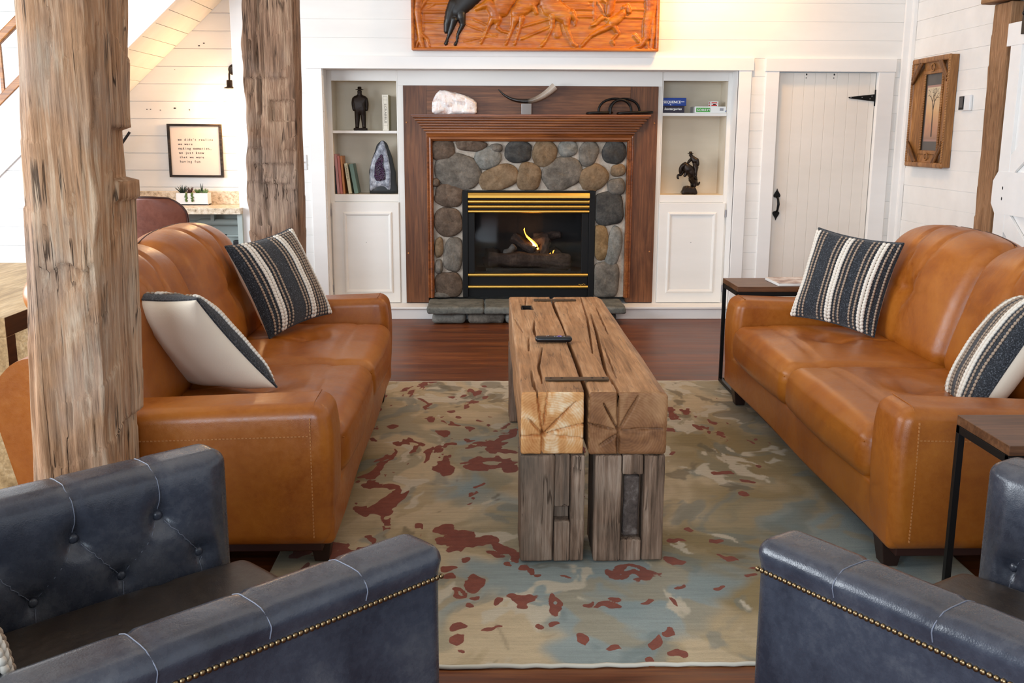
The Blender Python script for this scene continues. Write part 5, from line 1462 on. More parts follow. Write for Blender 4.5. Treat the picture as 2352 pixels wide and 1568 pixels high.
bcol = {'a': '#b98480', 'b': '#bd6a5e', 'c': '#c07a3c', 'd': '#d6caa6', 'e': '#6b8577', 'f': '#24262e'}
bl = [('dark slim book at the far left of the leaning row', 'f', -1.268, 0.010, 0.23, 0.05, 0.16), ('rose red tall book leaning against the bookcase side', 'a', -1.256, 0.022, 0.325, 0.055, 0.17), ('salmon book third from the left of the leaning row', 'b', -1.232, 0.022, 0.31, 0.06, 0.17),
      ('orange brown book in the middle of the leaning row', 'c', -1.208, 0.018, 0.31, 0.06, 0.17), ('cream paperback with dark title in the leaning row', 'd', -1.163, 0.028, 0.250, 0.13, 0.17), ('sage green book rightmost of the leaning row', 'e', -1.116, 0.034, 0.245, 0.16, 0.17)]
for i, (lab, k_, x, w, h, tilt, dpt) in enumerate(bl):
    M['book'+k_] = paint('book cover '+k_, bcol[k_]); pg = M.get('pages') or paint('book pages', '#e6dcc6'); M['pages'] = pg
    b = thing('book', lab, 'book', (x, RF+0.04+0.004*i, 1.0175), 0, 'books leaning on the left shelf')
    b.rotation_euler = (0, -tilt, 0)
    mb = MB(); mb.box(0, 0.0022, 0, dpt, 0, h); mb.box(w-0.0022, w, 0, dpt, 0, h); mb.box(0, w, 0, 0.0022, 0, h); mb.build('cover', M['book'+k_], b, 0.0008)
    mb = MB(); mb.box(0.0023, w-0.0023, 0.0023, dpt-0.004, 0.003, h-0.004); mb.build('pages', pg, b)
    if k_ == 'd':
        mb = MB(); text(mb, 'NAPOLEON', 0.016, frameT((0.008, -0.001, h-0.02), (0, 0, -1), (1, 0, 0)), 0.12); mb.v = [(p[0], p[1], p[2]) for p in mb.v]; mb.build('lettering', M['ink'], b)
# geode
ge = thing('amethyst_geode', 'tall dark amethyst geode standing on the lower left shelf', 'geode', (-0.878, RF+0.105, 1.0172))
def gcut(z, s):
    t = z/0.44
    l = -0.118+0.01*t if t < 0.45 else -0.1135+((t-0.45)/0.55)**1.25*0.085
    r = 0.118 if t < 0.1 else 0.118-(t-0.1)*0.06 if t < 0.5 else 0.094-((t-0.5)/0.5)**1.2*0.062
    return l*s if False else l, r
V = []; F = []; nz, na = 30, 28
for i in range(nz+1):
    z = 0.435*math.sin(i/nz*math.pi/2)**0.9; l, r = gcut(z, 1); c_ = (l+r)/2; w = (r-l)/2
    tt = z/0.435
    if tt > 0.9: w *= max(0.05, 1-((tt-0.9)/0.1)**2)**0.5
    for k in range(na):
        a = 2*math.pi*k/na; x = c_+w*math.cos(a); y = math.sin(a)*(w*0.85)
        if y < 0: y *= 0.35
        nn = 1+0.07*noise.noise(Vector((x*20, y*20, z*14)))
        V.append((c_+(x-c_)*nn, y*nn, z))
for i in range(nz):
    for k in range(na):
        k2 = (k+1) % na; F.append((i*na+k, i*na+k2, (i+1)*na+k2, (i+1)*na+k))
F.append(list(range(na))[::-1]); F.append([nz*na+k for k in range(na)])
mb = MB(); mb.add(V, F, True); mb.build('shell', M['geode_shell'], ge)
def loop(pts, y, rad, m, nm, back=None):
    mb = MB(); n = len(pts); c_ = (sum(p[0] for p in pts)/n, sum(p[1] for p in pts)/n)
    V = []; F = []
    lv = [(1.0, y), (0.93, y-0.008), (0.75, y-0.010), (0.45, y-0.004 if back is None else back), (0.0, y if back is None else back+0.004)]
    for (s_, yy) in lv:
        for i, p in enumerate(pts):
            k = s_*(1+0.05*noise.noise(Vector((p[0]*30, p[1]*30, s_*4)))); V.append((c_[0]+(p[0]-c_[0])*k, yy+0.004*noise.noise(Vector((p[0]*70*s_, p[1]*70*s_, 1))), c_[1]+(p[1]-c_[1])*k))
    for j in range(len(lv)-1):
        for i in range(n):
            i2 = (i+1) % n; F.append((j*n+i, j*n+i2, (j+1)*n+i2, (j+1)*n+i))
    mb.add(V, F, True); return mb.build(nm, m, ge)
def dens(P, n=6):
    out = []; m = len(P)
    for i in range(m):
        p0, p1, p2, p3 = P[i-1], P[i], P[(i+1) % m], P[(i+2) % m]
        for k in range(n):
            t = k/n
            out.append(tuple(0.5*((2*b)+(-a+c_)*t+(2*a-5*b+4*c_-d)*t*t+(-a+3*b-3*c_+d)*t**3) for a, b, c_, d in zip(p0, p1, p2, p3)))
    return out
loop(dens([(-0.108, 0.03), (-0.06, 0.05), (0.01, 0.055), (0.045, 0.03), (0.062, 0.05), (0.066, 0.18), (0.048, 0.30), (0.02, 0.41), (-0.01, 0.43), (-0.045, 0.36), (-0.085, 0.28), (-0.108, 0.18)]), -0.030, 0.01, M['geode_rim'], 'agate_rim')
loop(dens([(-0.064, 0.115), (0.015, 0.115), (0.018, 0.19), (0.004, 0.24), (0.010, 0.29), (-0.006, 0.325), (-0.030, 0.30), (-0.062, 0.24)]), -0.036, 0.01, M['amethyst'], 'crystal_cavity')
# things on the mantel
MZ = 1.6645
sa = thing('salt_crystal', 'translucent pink salt rock on the left of the mantel', 'crystal', (-0.268, RF-0.085, MZ))
def sfn(p):
    q = Vector(p); u = (p.x+0.178)/0.356
    top = 0.165+0.02*math.sin(u*5+0.5)-0.055*max(0, u-0.75)/0.25-0.05*max(0, 0.14-u)/0.14
    q.z = p.z/0.18*top
    k = noise.noise(Vector((p.x*16, p.y*16, p.z*16)))*0.014+noise.noise(Vector((p.x*45, p.y*45, p.z*45)))*0.006
    q.y += k; q.z += k*0.8*min(1, p.z/0.05); q.x += k*0.8
    q.x -= 0.01*(1-u)*0
    return q
mb = MB(); mb.soft(-0.178, 0.176, -0.06, 0.06, 0.0, 0.18, 0.035, 0.02, sfn, 0, 3); o = mb.build('crystal', M['salt'], sa)
o.data.polygons.foreach_set('use_smooth', [False]*len(o.data.polygons))
ho = thing('horn', 'curved dark horn with pale mouth on a clear stand in the middle of the mantel', 'horn', (0.305, RF-0.085, MZ))
mb = MB(); pts = [(-0.222, 0.198), (-0.18, 0.158), (-0.12, 0.124), (-0.05, 0.108), (0.02, 0.106), (0.08, 0.120), (0.14, 0.150), (0.19, 0.185), (0.234, 0.224)]
def cr(P, n=5):
    out = []
    for i in range(len(P)-1):
        p0 = P[max(i-1, 0)]; p1 = P[i]; p2 = P[i+1]; p3 = P[min(i+2, len(P)-1)]
        for k in range(n):
            t = k/n
            out.append(tuple(0.5*((2*b)+(-a+c_)*t+(2*a-5*b+4*c_-d)*t*t+(-a+3*b-3*c_+d)*t**3) for a, b, c_, d in zip(p0, p1, p2, p3)))
    return out+[P[-1]]
sp = cr(pts); rr_ = [0.003+0.029*(i/(len(sp)-1))**0.85 for i in range(len(sp))]
mb.tube([(a, 0, b) for a, b in sp], rr_, 16, False, 0, False)
hb = mb.build('horn_body', M['horn'], ho)
mb = MB(); a, b = sp[-1]; a2, b2 = sp[-4]
mb.tube([(a, 0, b), (a2, 0, b2)], [0.0315, 0.012], 16, False, 0, True); mb.build('mouth', M['bronze'], ho)['label'] = 'dark open mouth'
mb = MB(); mb.box(-0.036, 0.046, -0.03, 0.03, 0.0, 0.086); mb.build('stand', M['acrylic'], ho, 0.002)
hs = thing('horseshoe_sculpture', 'dark iron hoops joined as a sculpture at the right of the mantel', 'sculpture', (1.055, RF-0.08, MZ))
def arch(cx_, w, h, y, tilt=0.0):
    return [(cx_-w*math.cos(math.pi*i/16), y+tilt*math.sin(math.pi*i/16), 0.010+h*math.sin(math.pi*i/16)**0.75) for i in range(17)]
for (c_, w, h, y) in ((-0.025, 0.135, 0.118, -0.01), (0.02, 0.085, 0.108, -0.035), (0.055, 0.125, 0.118, 0.02)):
    mb = MB(); mb.tube(arch(c_, w, h, y), 0.0095, 8); mb.build('hoop', M['blackiron'], hs)
for (c_, w) in ((-0.15, 0.10), (0.14, 0.14)):
    mb = MB(); mb.tube([(c_+w*math.cos(2*math.pi*i/28), 0.05*math.sin(2*math.pi*i/28), 0.011+0.012*(1 if c_ > 0 else .6)*abs(math.cos(math.pi*i/28))) for i in range(28)], 0.0105, 8, True); mb.build('ring', M['blackiron'], hs)

# ------------------------------------------------------------------ carved relief over the mantel
ar = thing('relief_carving', 'orange stained carved wooden relief of horses and cowhands above the fireplace', 'wall carving', (0.365, WY, 2.15))
def ax_(u): return -0.595+(940+u/4.055-945)*0.003394-0.365
def az_(v): return 0.002+(117-v/4.055)*0.00328
def chain(*pts, h=1.0): return [(pts[i], pts[i+1], h) for i in range(len(pts)-1)]
black = chain((640, -120, 120), (520, 20, 95), (440, 110, 78)) + chain((420, 60, 60), (385, 130, 48), (355, 230, 34), (345, 305, 20)) + chain((480, 150, 46), (497, 240, 24), (452, 330, 14), (440, 400, 11), (428, 422, 15)) + chain((415, 200, 38), (395, 270, 24), (356, 370, 12), (340, 418, 16))
figs = []
figs += chain((735, 50, 40), (680, 70, 26), (620, 98, 16)) + chain((740, 50, 46), (790, 120, 52), (805, 180, 52)) + chain((900, -40, 110), (850, 90, 80)) + chain((775, 190, 36), (742, 240, 18), (692, 360, 10), (665, 408, 13)) + chain((830, 190, 30), (812, 262, 14), (860, 300, 9), (920, 313, 10))
figs += chain((1180, -60, 90), (1090, 40, 85), (1000, 130, 58)) + chain((985, 180, 42), (962, 255, 19), (918, 380, 10), (898, 416, 13)) + chain((1042, 180, 30), (1030, 260, 15), (992, 385, 10), (980, 416, 13)) + chain((1130, 50, 40), (1165, 95, 24), (1180, 128, 18))
figs += chain((1270, -40, 90), (1320, 70, 92), (1440, 145, 78)) + chain((1240, -10, 30), (1225, 60, 16), (1245, 75, 10)) + chain((1330, 160, 34), (1332, 260, 15), (1275, 380, 11), (1235, 428, 16)) + chain((1455, 180, 44), (1470, 290, 18), (1525, 410, 13), (1560, 434, 14)) + chain((1510, 130, 34), (1545, 190, 20), (1545, 240, 8)) + chain((1390, 230, 16), (1380, 320, 40), h=0.4)
figs += chain((1985, 130, 34), (1940, 180, 40), (1890, 215, 44)) + chain((2000, 75, 24), (2000, 100, 16)) + chain((2025, 60, 20), (2045, 110, 24)) + chain((1895, 200, 16), (1820, 170, 12), (1790, 190, 12)) + chain((1880, 240, 30), (1760, 300, 22), (1690, 340, 16), (1612, 428, 16)) + chain((1905, 250, 26), (1950, 315, 15), (1892, 378, 13), (1912, 412, 11))
figs += chain((1890, -40, 36), (1865, 60, 36), (1855, 130, 28)) + chain((1780, -10, 14), (1830, 30, 12)) + chain((1900, 20, 14), (1890, 110, 12), (1860, 150, 10)) + chain((1790, 170, 22), (1730, 230, 20), (1700, 245, 14)) + chain((1740, 10, 7), (1800, 110, 7), (1850, 190, 7))
figs += chain((2240, -60, 60), (2240, 90, 46), (2215, 230, 40), (2215, 350, 34), (2160, 430, 22), (2070, 455, 12)) + chain((2290, -40, 26), (2270, 150, 22), (2275, 300, 24), (2262, 450, 20)) + chain((2215, 380, 20), (2235, 460, 14)) + chain((2100, 330, 20), (2150, 380, 24), h=.6)
figs += chain((95, -40, 34), (80, 130, 36), (95, 290, 26), (105, 380, 24), (125, 455, 16)) + chain((110, 330, 16), (165, 380, 12), (182, 452, 10)) + chain((90, 120, 20), (150, 30, 16), (200, -20, 14)) + chain((80, 400, 14), (60, 455, 10))
rails = chain((125, 40, 13), (470, 40, 13), h=.5)+chain((125, 125, 12), (345, 125, 12), h=.5)+chain((125, 212, 11), (345, 216, 11), h=.5)+chain((130, 0, 9), (130, 300, 9), h=.4)+chain((150, 105, 8), (260, 40, 8), h=.4)
rails += chain((1430, 14, 14), (2180, 14, 14), h=.5)+chain((1480, 90, 13), (1720, 90, 13), h=.5)+chain((1480, 158, 12), (1720, 160, 12), h=.5)+chain((1720, -20, 14), (1720, 180, 14), h=.5)+chain((2050, 90, 13), (2185, 94, 13), h=.5)+chain((1990, 165, 12), (2180, 168, 12), h=.5)+chain((1450, 55, 20), (1650, 50, 24), h=.5)
rails += chain((1010, 268, 12), (1320, 180, 12), h=.6)+chain((1040, 372, 12), (1330, 248, 12), h=.6)+chain((590, 190, 9), (745, 255, 9), h=.5)+chain((530, 240, 9), (705, 305, 9), h=.5)+chain((500, 395, 6), (820, 330, 6), h=.5)+chain((720, 310, 6), (815, 350, 6), h=.5)
x0, x1, z0, z1 = -0.955, 0.965, 0.0, 0.95
nx, nz = 330, 165
gx = np.linspace(x0, x1, nx+1); gz = np.linspace(z0, z1, nz+1)
PX, PZ = np.meshgrid(gx, gz, indexing='ij'); P2 = np.stack([PX.ravel(), PZ.ravel()], 1)
Hh = np.zeros(len(P2)); Bk = np.zeros(len(P2)); kx = 0.003394/4.055
def lay(L, tgt, top=0.030):
    for (a, b, h) in L:
        A = (ax_(a[0]), az_(a[1])); B = (ax_(b[0]), az_(b[1]))
        d, t = seg_dist(P2, A, B); r = (a[2]+(b[2]-a[2])*t)*kx
        u = np.clip(1-(d/r)**2, 0, 1)
        np.maximum(tgt, np.sqrt(u)*np.minimum(r*1.0, top)*h+(u > 0)*0.004*h, out=tgt)
lay(rails, Hh, 0.012); lay(figs, Hh, 0.030); lay(black, Bk, 0.032)
# a generic far part above the frame line keeps the panel going upwards
for i in range(len(P2)):
    Hh[i] += 0.0022*noise.noise(Vector((P2[i][0]*16, 0, P2[i][1]*45)))
bord = np.minimum.reduce([P2[:, 0]-x0, x1-P2[:, 0], P2[:, 1]-z0])
Hh = np.where(bord < 0.012, np.maximum(Hh, 0.030), Hh)
mbA = MB(); mbB = MB()
yb_ = -0.060
VA = [(P2[i][0], yb_-Hh[i], P2[i][1]) for i in range(len(P2))]
VB = [(P2[i][0], yb_-(Bk[i] if Bk[i] > 0 else -0.006)-0.001, P2[i][1]) for i in range(len(P2))]
FA = []; FB = []
for i in range(nx):
    for j in range(nz):
        q = (i*(nz+1)+j, (i+1)*(nz+1)+j, (i+1)*(nz+1)+j+1, i*(nz+1)+j+1)
        FA.append(q)
        if any(Bk[k] > 0 for k in q): FB.append(q)
mbA.add(VA, FA, True); mbA.box(x0, x1, yb_-0.028, 0.0-0.002, z0-0.004, z0+0.0005); mbA.box(x0-0.004, x0+0.0005, yb_-0.028, -0.002, z0, z1); mbA.box(x1-0.0005, x1+0.004, yb_-0.028, -0.002, z0, z1); mbA.box(x0, x1, -0.02, -0.002, z0, z1)
mbA.build('carved_panel', M['art'], ar)
used = sorted(set(k for f in FB for k in f)); mp = {k: i for i, k in enumerate(used)}
mbB.add([VB[k] for k in used], [[mp[k] for k in f] for f in FB], True)
mbB.build('black_horse', M['art_black'], ar)['label'] = 'black stained horse'

# ------------------------------------------------------------------ carved picture frame on the right wall
pf = thing('picture_frame', 'carved oak frame with rope edges holding a sunset tree print', 'picture', (XR, 7.65, 1.28))
# local: x = -depth from the wall, y along the wall, z up
Y0, Y1, HH = -0.40, 0.43, 0.80     # near edge .. far edge
Y0, Y1 = -0.36, 0.285
mb = MB(); mb.prism([(-0.002, Y0), (-0.085, Y0), (-0.085, Y0+0.024), (-0.070, Y0+0.030), (-0.034, Y0+0.165), (-0.002, Y0+0.165)], 'z', 0, HH); mb.prism([(-0.002, Y1-0.165), (-0.034, Y1-0.165), (-0.070, Y1-0.030), (-0.085, Y1-0.024), (-0.085, Y1), (-0.002, Y1)], 'z', 0, HH); mb.prism([(-0.002, 0), (-0.075, 0), (-0.034, 0.108), (-0.002, 0.108)], 'y', Y0+0.165, Y1-0.165); mb.prism([(-0.002, HH-0.108), (-0.034, HH-0.108), (-0.075, HH), (-0.002, HH)], 'y', Y0+0.165, Y1-0.165)
mb.build('frame', M['frame_wood'], pf, 0.004)
for (z) in (0.012, HH-0.016):
    mb = MB(); mb.soft(-0.098, -0.058, Y0-0.001, Y1+0.001, z-0.02, z+0.02, 0.017, 0.2, None, 0, 4); mb.build('edge_bar', M['frame_wood'], pf)
def rope(y, za, zb, r, x):
    mb = MB(); n = int((zb-za)/0.018)
    for i in range(n):
        mb.ell((x, y, za+(i+.5)*(zb-za)/n), (r, r*1.0, 0.016), 8, 6, 0, Matrix.Rotation(0.7, 3, 'X'))
    mb.build('rope_edge', M['frame_wood'], pf)
for y in (Y0+0.012, Y1-0.012): rope(y, 0.03, HH-0.03, 0.012, -0.086)
for y in (Y0+0.170, Y1-0.170): rope(y, 0.12, HH-0.12, 0.012, -0.042)
for z in (0.104, HH-0.104):
    mb = MB(); mb.box(-0.052, -0.030, Y0+0.145, Y1-0.145, z-0.014, z+0.014); mb.build('inner_bar', M['frame_wood'], pf, 0.004)
for (ya, yb) in ((Y0, 1), (Y1, -1)):
    for (za, zb) in ((0.0, 1), (HH, -1)):
        for o_ in (0.0, 0.030):
            mb = MB(); A = Vector((-0.090, ya+yb*0.02, za+zb*(0.15+o_))); B = Vector((-0.082, ya+yb*(0.145+o_), za+zb*0.03))
            mb.tube([A, B], 0.014, 8); mb.build('corner_brace', M['frame_dark'], pf)
for z in (0.072, HH-0.072):
    mb = MB(); mb.tube([(-0.062, -0.0375+0.030*math.cos(2*math.pi*i/20), z+0.026*math.sin(2*math.pi*i/20)) for i in range(20)], 0.006, 8, True); mb.build('carved_oval', M['frame_wood'], pf)
g = NT('grey mat board'); M['mat'] = plain('grey mat board', '#6d6762', 0.8)
mb = MB(); mb.box(-0.022, -0.017, Y0+0.165, Y1-0.165, 0.108, HH-0.108); mb.build('mat', M['mat'], pf)
M['pinkmat'] = plain('pink inner mat', '#c59a8c', 0.8)
mb = MB(); mb.box(-0.024, -0.022, Y0+0.195, Y1-0.195, 0.185, HH-0.20); mb.build('inner_mat', M['pinkmat'], pf)
g = NT('sunset print'); sp_ = g.n('SeparateXYZ'); g.set(sp_.inputs[0], g.tc.outputs['Object'])
f = g.math('ADD', g.math('MULTIPLY', g.noise(g.mapv((1, 1, 1)), 14, 4), 0.14), sp_.outputs[2])
M['print'] = g.out(g.ramp(f, [(0.24, '#a5826e'), (0.36, '#d8a280'), (0.48, '#f2c28a'), (0.62, '#f5e0bc')]), 0.6)
mb = MB(); mb.box(-0.0255, -0.024, Y0+0.205, Y1-0.205, 0.20, HH-0.215); mb.build('print', M['print'], pf)
M['treeink'] = plain('brown printed tree', '#5d4a3c', 0.7)
mb = MB(); rt_ = random.Random(4)
def branch(y, z, a, l, w, dpt):
    y2 = y+math.sin(a)*l; z2 = z+math.cos(a)*l
    n = Vector((0, math.cos(a), -math.sin(a)))*w
    if Y0+0.21 < y2 < Y1-0.21 and z2 < HH-0.22:
        mb.add([(-0.0262, y-n.y, z-n.z), (-0.0262, y+n.y, z+n.z), (-0.0262, y2+n.y*.6, z2+n.z*.6), (-0.0262, y2-n.y*.6, z2-n.z*.6)], [(0, 1, 2, 3)])
        if dpt > 0:
            for da in (rt_.uniform(-0.7, -0.25), rt_.uniform(0.2, 0.7)): branch(y2, z2, a+da, l*rt_.uniform(0.62, 0.82), w*0.62, dpt-1)
branch(-0.042, 0.22, 0.02, 0.20, 0.012, 0); branch(-0.038, 0.42, -0.25, 0.06, 0.008, 5); branch(-0.038, 0.42, 0.3, 0.06, 0.008, 5)
mb.build('printed_tree', M['treeink'], pf)
mb = MB(); mb.box(-0.033, -0.031, Y0+0.165, Y1-0.165, 0.108, HH-0.108); mb.build('glass', M['glass'], pf)
pf.scale = (0.74, 1, 1)
# thermostat + switch
th = thing('thermostat', 'white thermostat with dark display on the right wall', 'thermostat', (XR, 7.115, 1.68))
mb = MB(); mb.soft(-0.022, -0.001, -0.085, 0.075, 0.0, 0.107, 0.006, 0.05, None, 0, 2); mb.build('case', M['white'], th)
mb = MB(); mb.box(-0.026, -0.02, 0.0, 0.070, 0.008, 0.100); mb.build('display', M['black'], th, 0.001)
mb = MB(); mb.box(-0.0275, -0.025, 0.008, 0.062, 0.022, 0.094); mb.build('display_glass', M['screen'], th)
sw = thing('light_switch', 'white switch plate beside the grey brown post', 'light switch', (-1.493, WY, 1.222))
mb = MB(); mb.soft(-0.04, 0.04, -0.009, 0.0, 0, 0.120, 0.004, 0.05, None, 0, 2); mb.build('plate', M['white'], sw)
mb = MB(); mb.box(0.012, 0.022, -0.020, -0.008, 0.055, 0.066); mb.build('toggle', M['white'], sw, 0.001)
# nail holes in the painted boards
mb = MB(); rh = random.Random(8)
for (x, z, r) in ((-2.33, 2.23, 0.008), (-2.37, 2.21, 0.009), (-2.83, 1.70, 0.006), (-2.80, 1.70, 0.006), (-2.72, 1.695, 0.006), (-2.60, 1.71, 0.012), (-2.48, 1.70, 0.006), (-2.48, 1.69, 0.005), (-2.58, 2.02, 0.004)):
    mb.ell((x, NY, z), (r, 0.0025, r*0.5), 8, 4)
tag(mb.build('nail_hole', M['black']), 'scattered small nail holes in the boards behind the desk', 'nail holes', None, 'stuff')

# ------------------------------------------------------------------ desk nook
de = thing('counter_desk', 'speckled granite counter with backsplash in the nook', 'counter', (-2.6, 8.3, 0))
mb = MB(); mb.box(-0.42, 0.62, -0.25, 0.245, 0.872, 0.922); mb.build('countertop', M['granite'], de, 0.004)
mb = MB(); mb.box(-0.42, 0.62, 0.215, 0.246, 0.9225, 1.030); mb.build('backsplash', M['granite'], de, 0.003)
mb = MB(); mb.box(-0.42, -0.38, -0.22, 0.24, 0, 0.872); mb.build('side_panel', M['nookshade'], de, 0.003)
mb = MB(); mb.box(0.58, 0.62, -0.20, 0.24, 0, 0.872); mb.build('side_panel', M['nookshade'], de, 0.003)
pp = thing('pipe', 'white painted pipe running below the granite counter', 'pipe', (-2.25, 8.48, 0.775))
mb = MB(); mb.tube([(-0.22, 0.0, -0.06), (-0.21, 0, -0.02), (-0.17, 0, 0.0), (0.30, 0, 0.0)], 0.028, 12); mb.build('run', M['nookshade'], pp)
mb = MB(); mb.box(0.02-0.1, 0.05-0.1, -0.03, 0.05, 0.01, 0.095); mb.build('bracket', M['nookshade'], pp, 0.002)
pr = thing('cable_rod', 'thin pale rod with dark end under the counter beside the post', 'rod', (-2.15, 8.42, 0.665))
mb = MB(); mb.tube([(-0.06, 0, 0.0), (0.2, 0, 0.0)], 0.010, 8); mb.build('rod', M['nookshade'], pr)
mb = MB(); mb.tube([(-0.10, 0, 0.001), (-0.045, 0, 0.0)], 0.014, 8); mb.build('cap', M['black'], pr)
bx = thing('junction_box', 'small black box low under the counter beside the post', 'box', (-2.09, 8.45, 0.575))
mb = MB(); mb.soft(-0.055, 0.12, -0.03, 0.03, 0.0, 0.05, 0.006, 0.05, None, 0, 2); mb.build('case', M['black'], bx)
mb = MB(); mb.box(-0.04, -0.01, -0.032, -0.028, 0.012, 0.035); mb.build('plug', M['plastic'], bx)
# planter
pt = thing('planter', 'white rectangular planter of succulents on the granite counter', 'planter', (-2.445, 8.42, 0.9225))
mb = MB(); mb.box(-0.135, 0.125, -0.055, 0.055, 0, 0.012); mb.box(-0.135, 0.125, -0.055, -0.047, 0, 0.10); mb.box(-0.135, 0.125, 0.047, 0.055, 0, 0.10); mb.box(-0.135, -0.127, -0.047, 0.047, 0, 0.10); mb.box(0.117, 0.125, -0.047, 0.047, 0, 0.10); mb.build('box', M['white'], pt, 0.002)
M['soil'] = plain('dark soil', '#2a1f18', 0.9); M['leafdark'] = plain('dark green leaf', '#2c3a2c', 0.5, 0, .4, .25); M['leafmid'] = plain('green leaf', '#5f7a3c', 0.5, 0, .4, .25); M['leafred'] = plain('reddish leaf', '#5a3a34', 0.5, 0, .4, .25); M['leafpale'] = plain('pale green leaf', '#7c9560', 0.5, 0, .4, .2)
mb = MB(); mb.box(-0.127, 0.117, -0.047, 0.047, 0.08, 0.088); mb.build('soil', M['soil'], pt)
rp_ = random.Random(12)
def spiky(cx_, n, l, w, m, nm, z=0.085, spread=1.0):
    mb = MB()
    for i in range(n):
        a = 2*math.pi*i/n+rp_.uniform(-.2, .2); t = rp_.uniform(0.25, 1.0)*spread
        tip = Vector((math.cos(a)*math.sin(t)*l, math.sin(a)*math.sin(t)*l*0.6, math.cos(t)*l)); B = Vector((cx_, -0.005, z))
        mb.tube([B, B+tip*0.45+Vector((0, 0, 0.004)), B+tip], [w*0.8, w, 0.0008], 6, False, 0, True, None, 0.5)
    mb.build(nm, m, pt)
spiky(-0.095, 16, 0.085, 0.008, M['leafdark'], 'aloe'); spiky(-0.03, 12, 0.07, 0.009, M['leafred'], 'red_succulent'); spiky(0.035, 18, 0.055, 0.009, M['leafmid'], 'green_succulent'); spiky(0.09, 18, 0.055, 0.011, M['leafpale'], 'pale_succulent'); spiky(0.068, 3, 0.095, 0.008, M['leafdark'], 'upright_succulent', 0.085, 0.25)
for cx_ in (-0.052, 0.0):
    mb = MB()
    for i in range(14):
        mb.ell((cx_+rp_.uniform(-.008, .008), -0.060+rp_.uniform(-.004, .002), 0.10-0.0052*i), (0.008, 0.007, 0.005), 7, 4)
    mb.tube([(cx_, -0.03, 0.09), (cx_, -0.052, 0.104), (cx_, -0.06, 0.09), (cx_, -0.06, 0.03)], 0.004, 6)
    mb.build('trailing_succulent', M['leafmid'], pt)
# typed sign
sg = thing('framed_sign', 'square white sign with typed words in a black frame over the planter', 'sign', (-2.445, NY, 1.145))
HW = 0.224; SH = 0.437
mb = MB(); mb.box(-HW, -HW+0.020, -0.035, -0.001, 0, SH); mb.box(HW-0.020, HW, -0.035, -0.001, 0, SH); mb.box(-HW+0.0201, HW-0.0201, -0.0345, -0.001, 0.0002, 0.018); mb.box(-HW+0.0201, HW-0.0201, -0.0345, -0.001, SH-0.018, SH-0.0002); mb.build('frame', M['sign'], sg, 0.002)
mb = MB(); mb.box(-HW+0.019, HW-0.019, -0.018, -0.002, 0.017, SH-0.017); mb.build('board', M['paper'], sg)
for i, s_ in enumerate(["we didn't realize", 'we were', 'making memories,', 'we just knew', 'that we were', 'having fun']):
    mb = MB(); text(mb, s_, 0.0275, frameT((-0.143+0.0012*i, -0.0186, 0.300-i*0.0358), (1, 0, 0), (0, 0, 1)), None, 0.0173, 0.95, 0.0, 0.0014)
    mb.build('lettering', M['ink'], sg)
sg.rotation_euler = (0, 0.004, 0)
# brown shell chair
ch = thing('desk_chair', 'reddish brown leather shell chair in front of the granite counter', 'chair', (-2.36, 7.25, 0))
mb = MB(); V = []; F = []; nu, nv = 44, 30
def shell(u, v, off):
    h = 0.44+0.635*v
    w = 0.215+0.03*math.sin(v*math.pi*0.9)+0.03*v
    if v > 0.80: w *= math.sqrt(max(0.0, 1-((v-0.80)/0.24)**2.2))*1.0
    x = u*w; y = -0.18-0.10*v+0.07*(u*u)-off*1.0
    if v > 0.8: h -= 0.012*u*u
    return Vector((x, y, h))
for off in (0.0, 0.035):
    for i in range(nu+1):
        for j in range(nv+1): V.append(shell(2*i/nu-1, j/nv, off))
n_ = (nu+1)*(nv+1)
for i in range(nu):
    for j in range(nv):
        a = i*(nv+1)+j; q = (a, a+nv+1, a+nv+2, a+1); F.append(q[::-1]); F.append(tuple(k+n_ for k in q))
rim = [i*(nv+1) for i in range(nu+1)]+[nu*(nv+1)+j for j in range(1, nv+1)]+[i*(nv+1)+nv for i in range(nu-1, -1, -1)]+[j for j in range(nv-1, 0, -1)]
for i in range(len(rim)):
    a, b = rim[i], rim[(i+1) % len(rim)]; F.append((a, b, b+n_, a+n_))
mb.add(V, F, True); mb.build('shell_back', M['chairbrown'], ch)
mb = MB(); mb.tube([(V[k]+V[k+n_])/2+Vector((0, -0.015, 0)) for k in rim], 0.008, 6, True); mb.build('piping', M['chairpipe'], ch)
mb = MB(); mb.soft(-0.24, 0.24, -0.20, 0.24, 0.40, 0.48, 0.035, 0.08, None, 0, 4); mb.build('seat', M['chairbrown'], ch)
mb = MB(); mb.lathe([(0.03, 0.06), (0.03, 0.40)], (0, 0, 0), 14); mb.build('pedestal', M['black'], ch)
for i in range(5):
    a = 2*math.pi*i/5+0.3; mb = MB(); mb.tube([(0, 0, 0.09), (0.27*math.cos(a), 0.27*math.sin(a), 0.05)], [0.022, 0.014], 8); mb.build('leg', M['black'], ch)
    mb = MB(); mb.ell((0.27*math.cos(a), 0.27*math.sin(a), 0.026), (0.026, 0.026, 0.026), 10, 8); mb.build('caster', M['black'], ch)
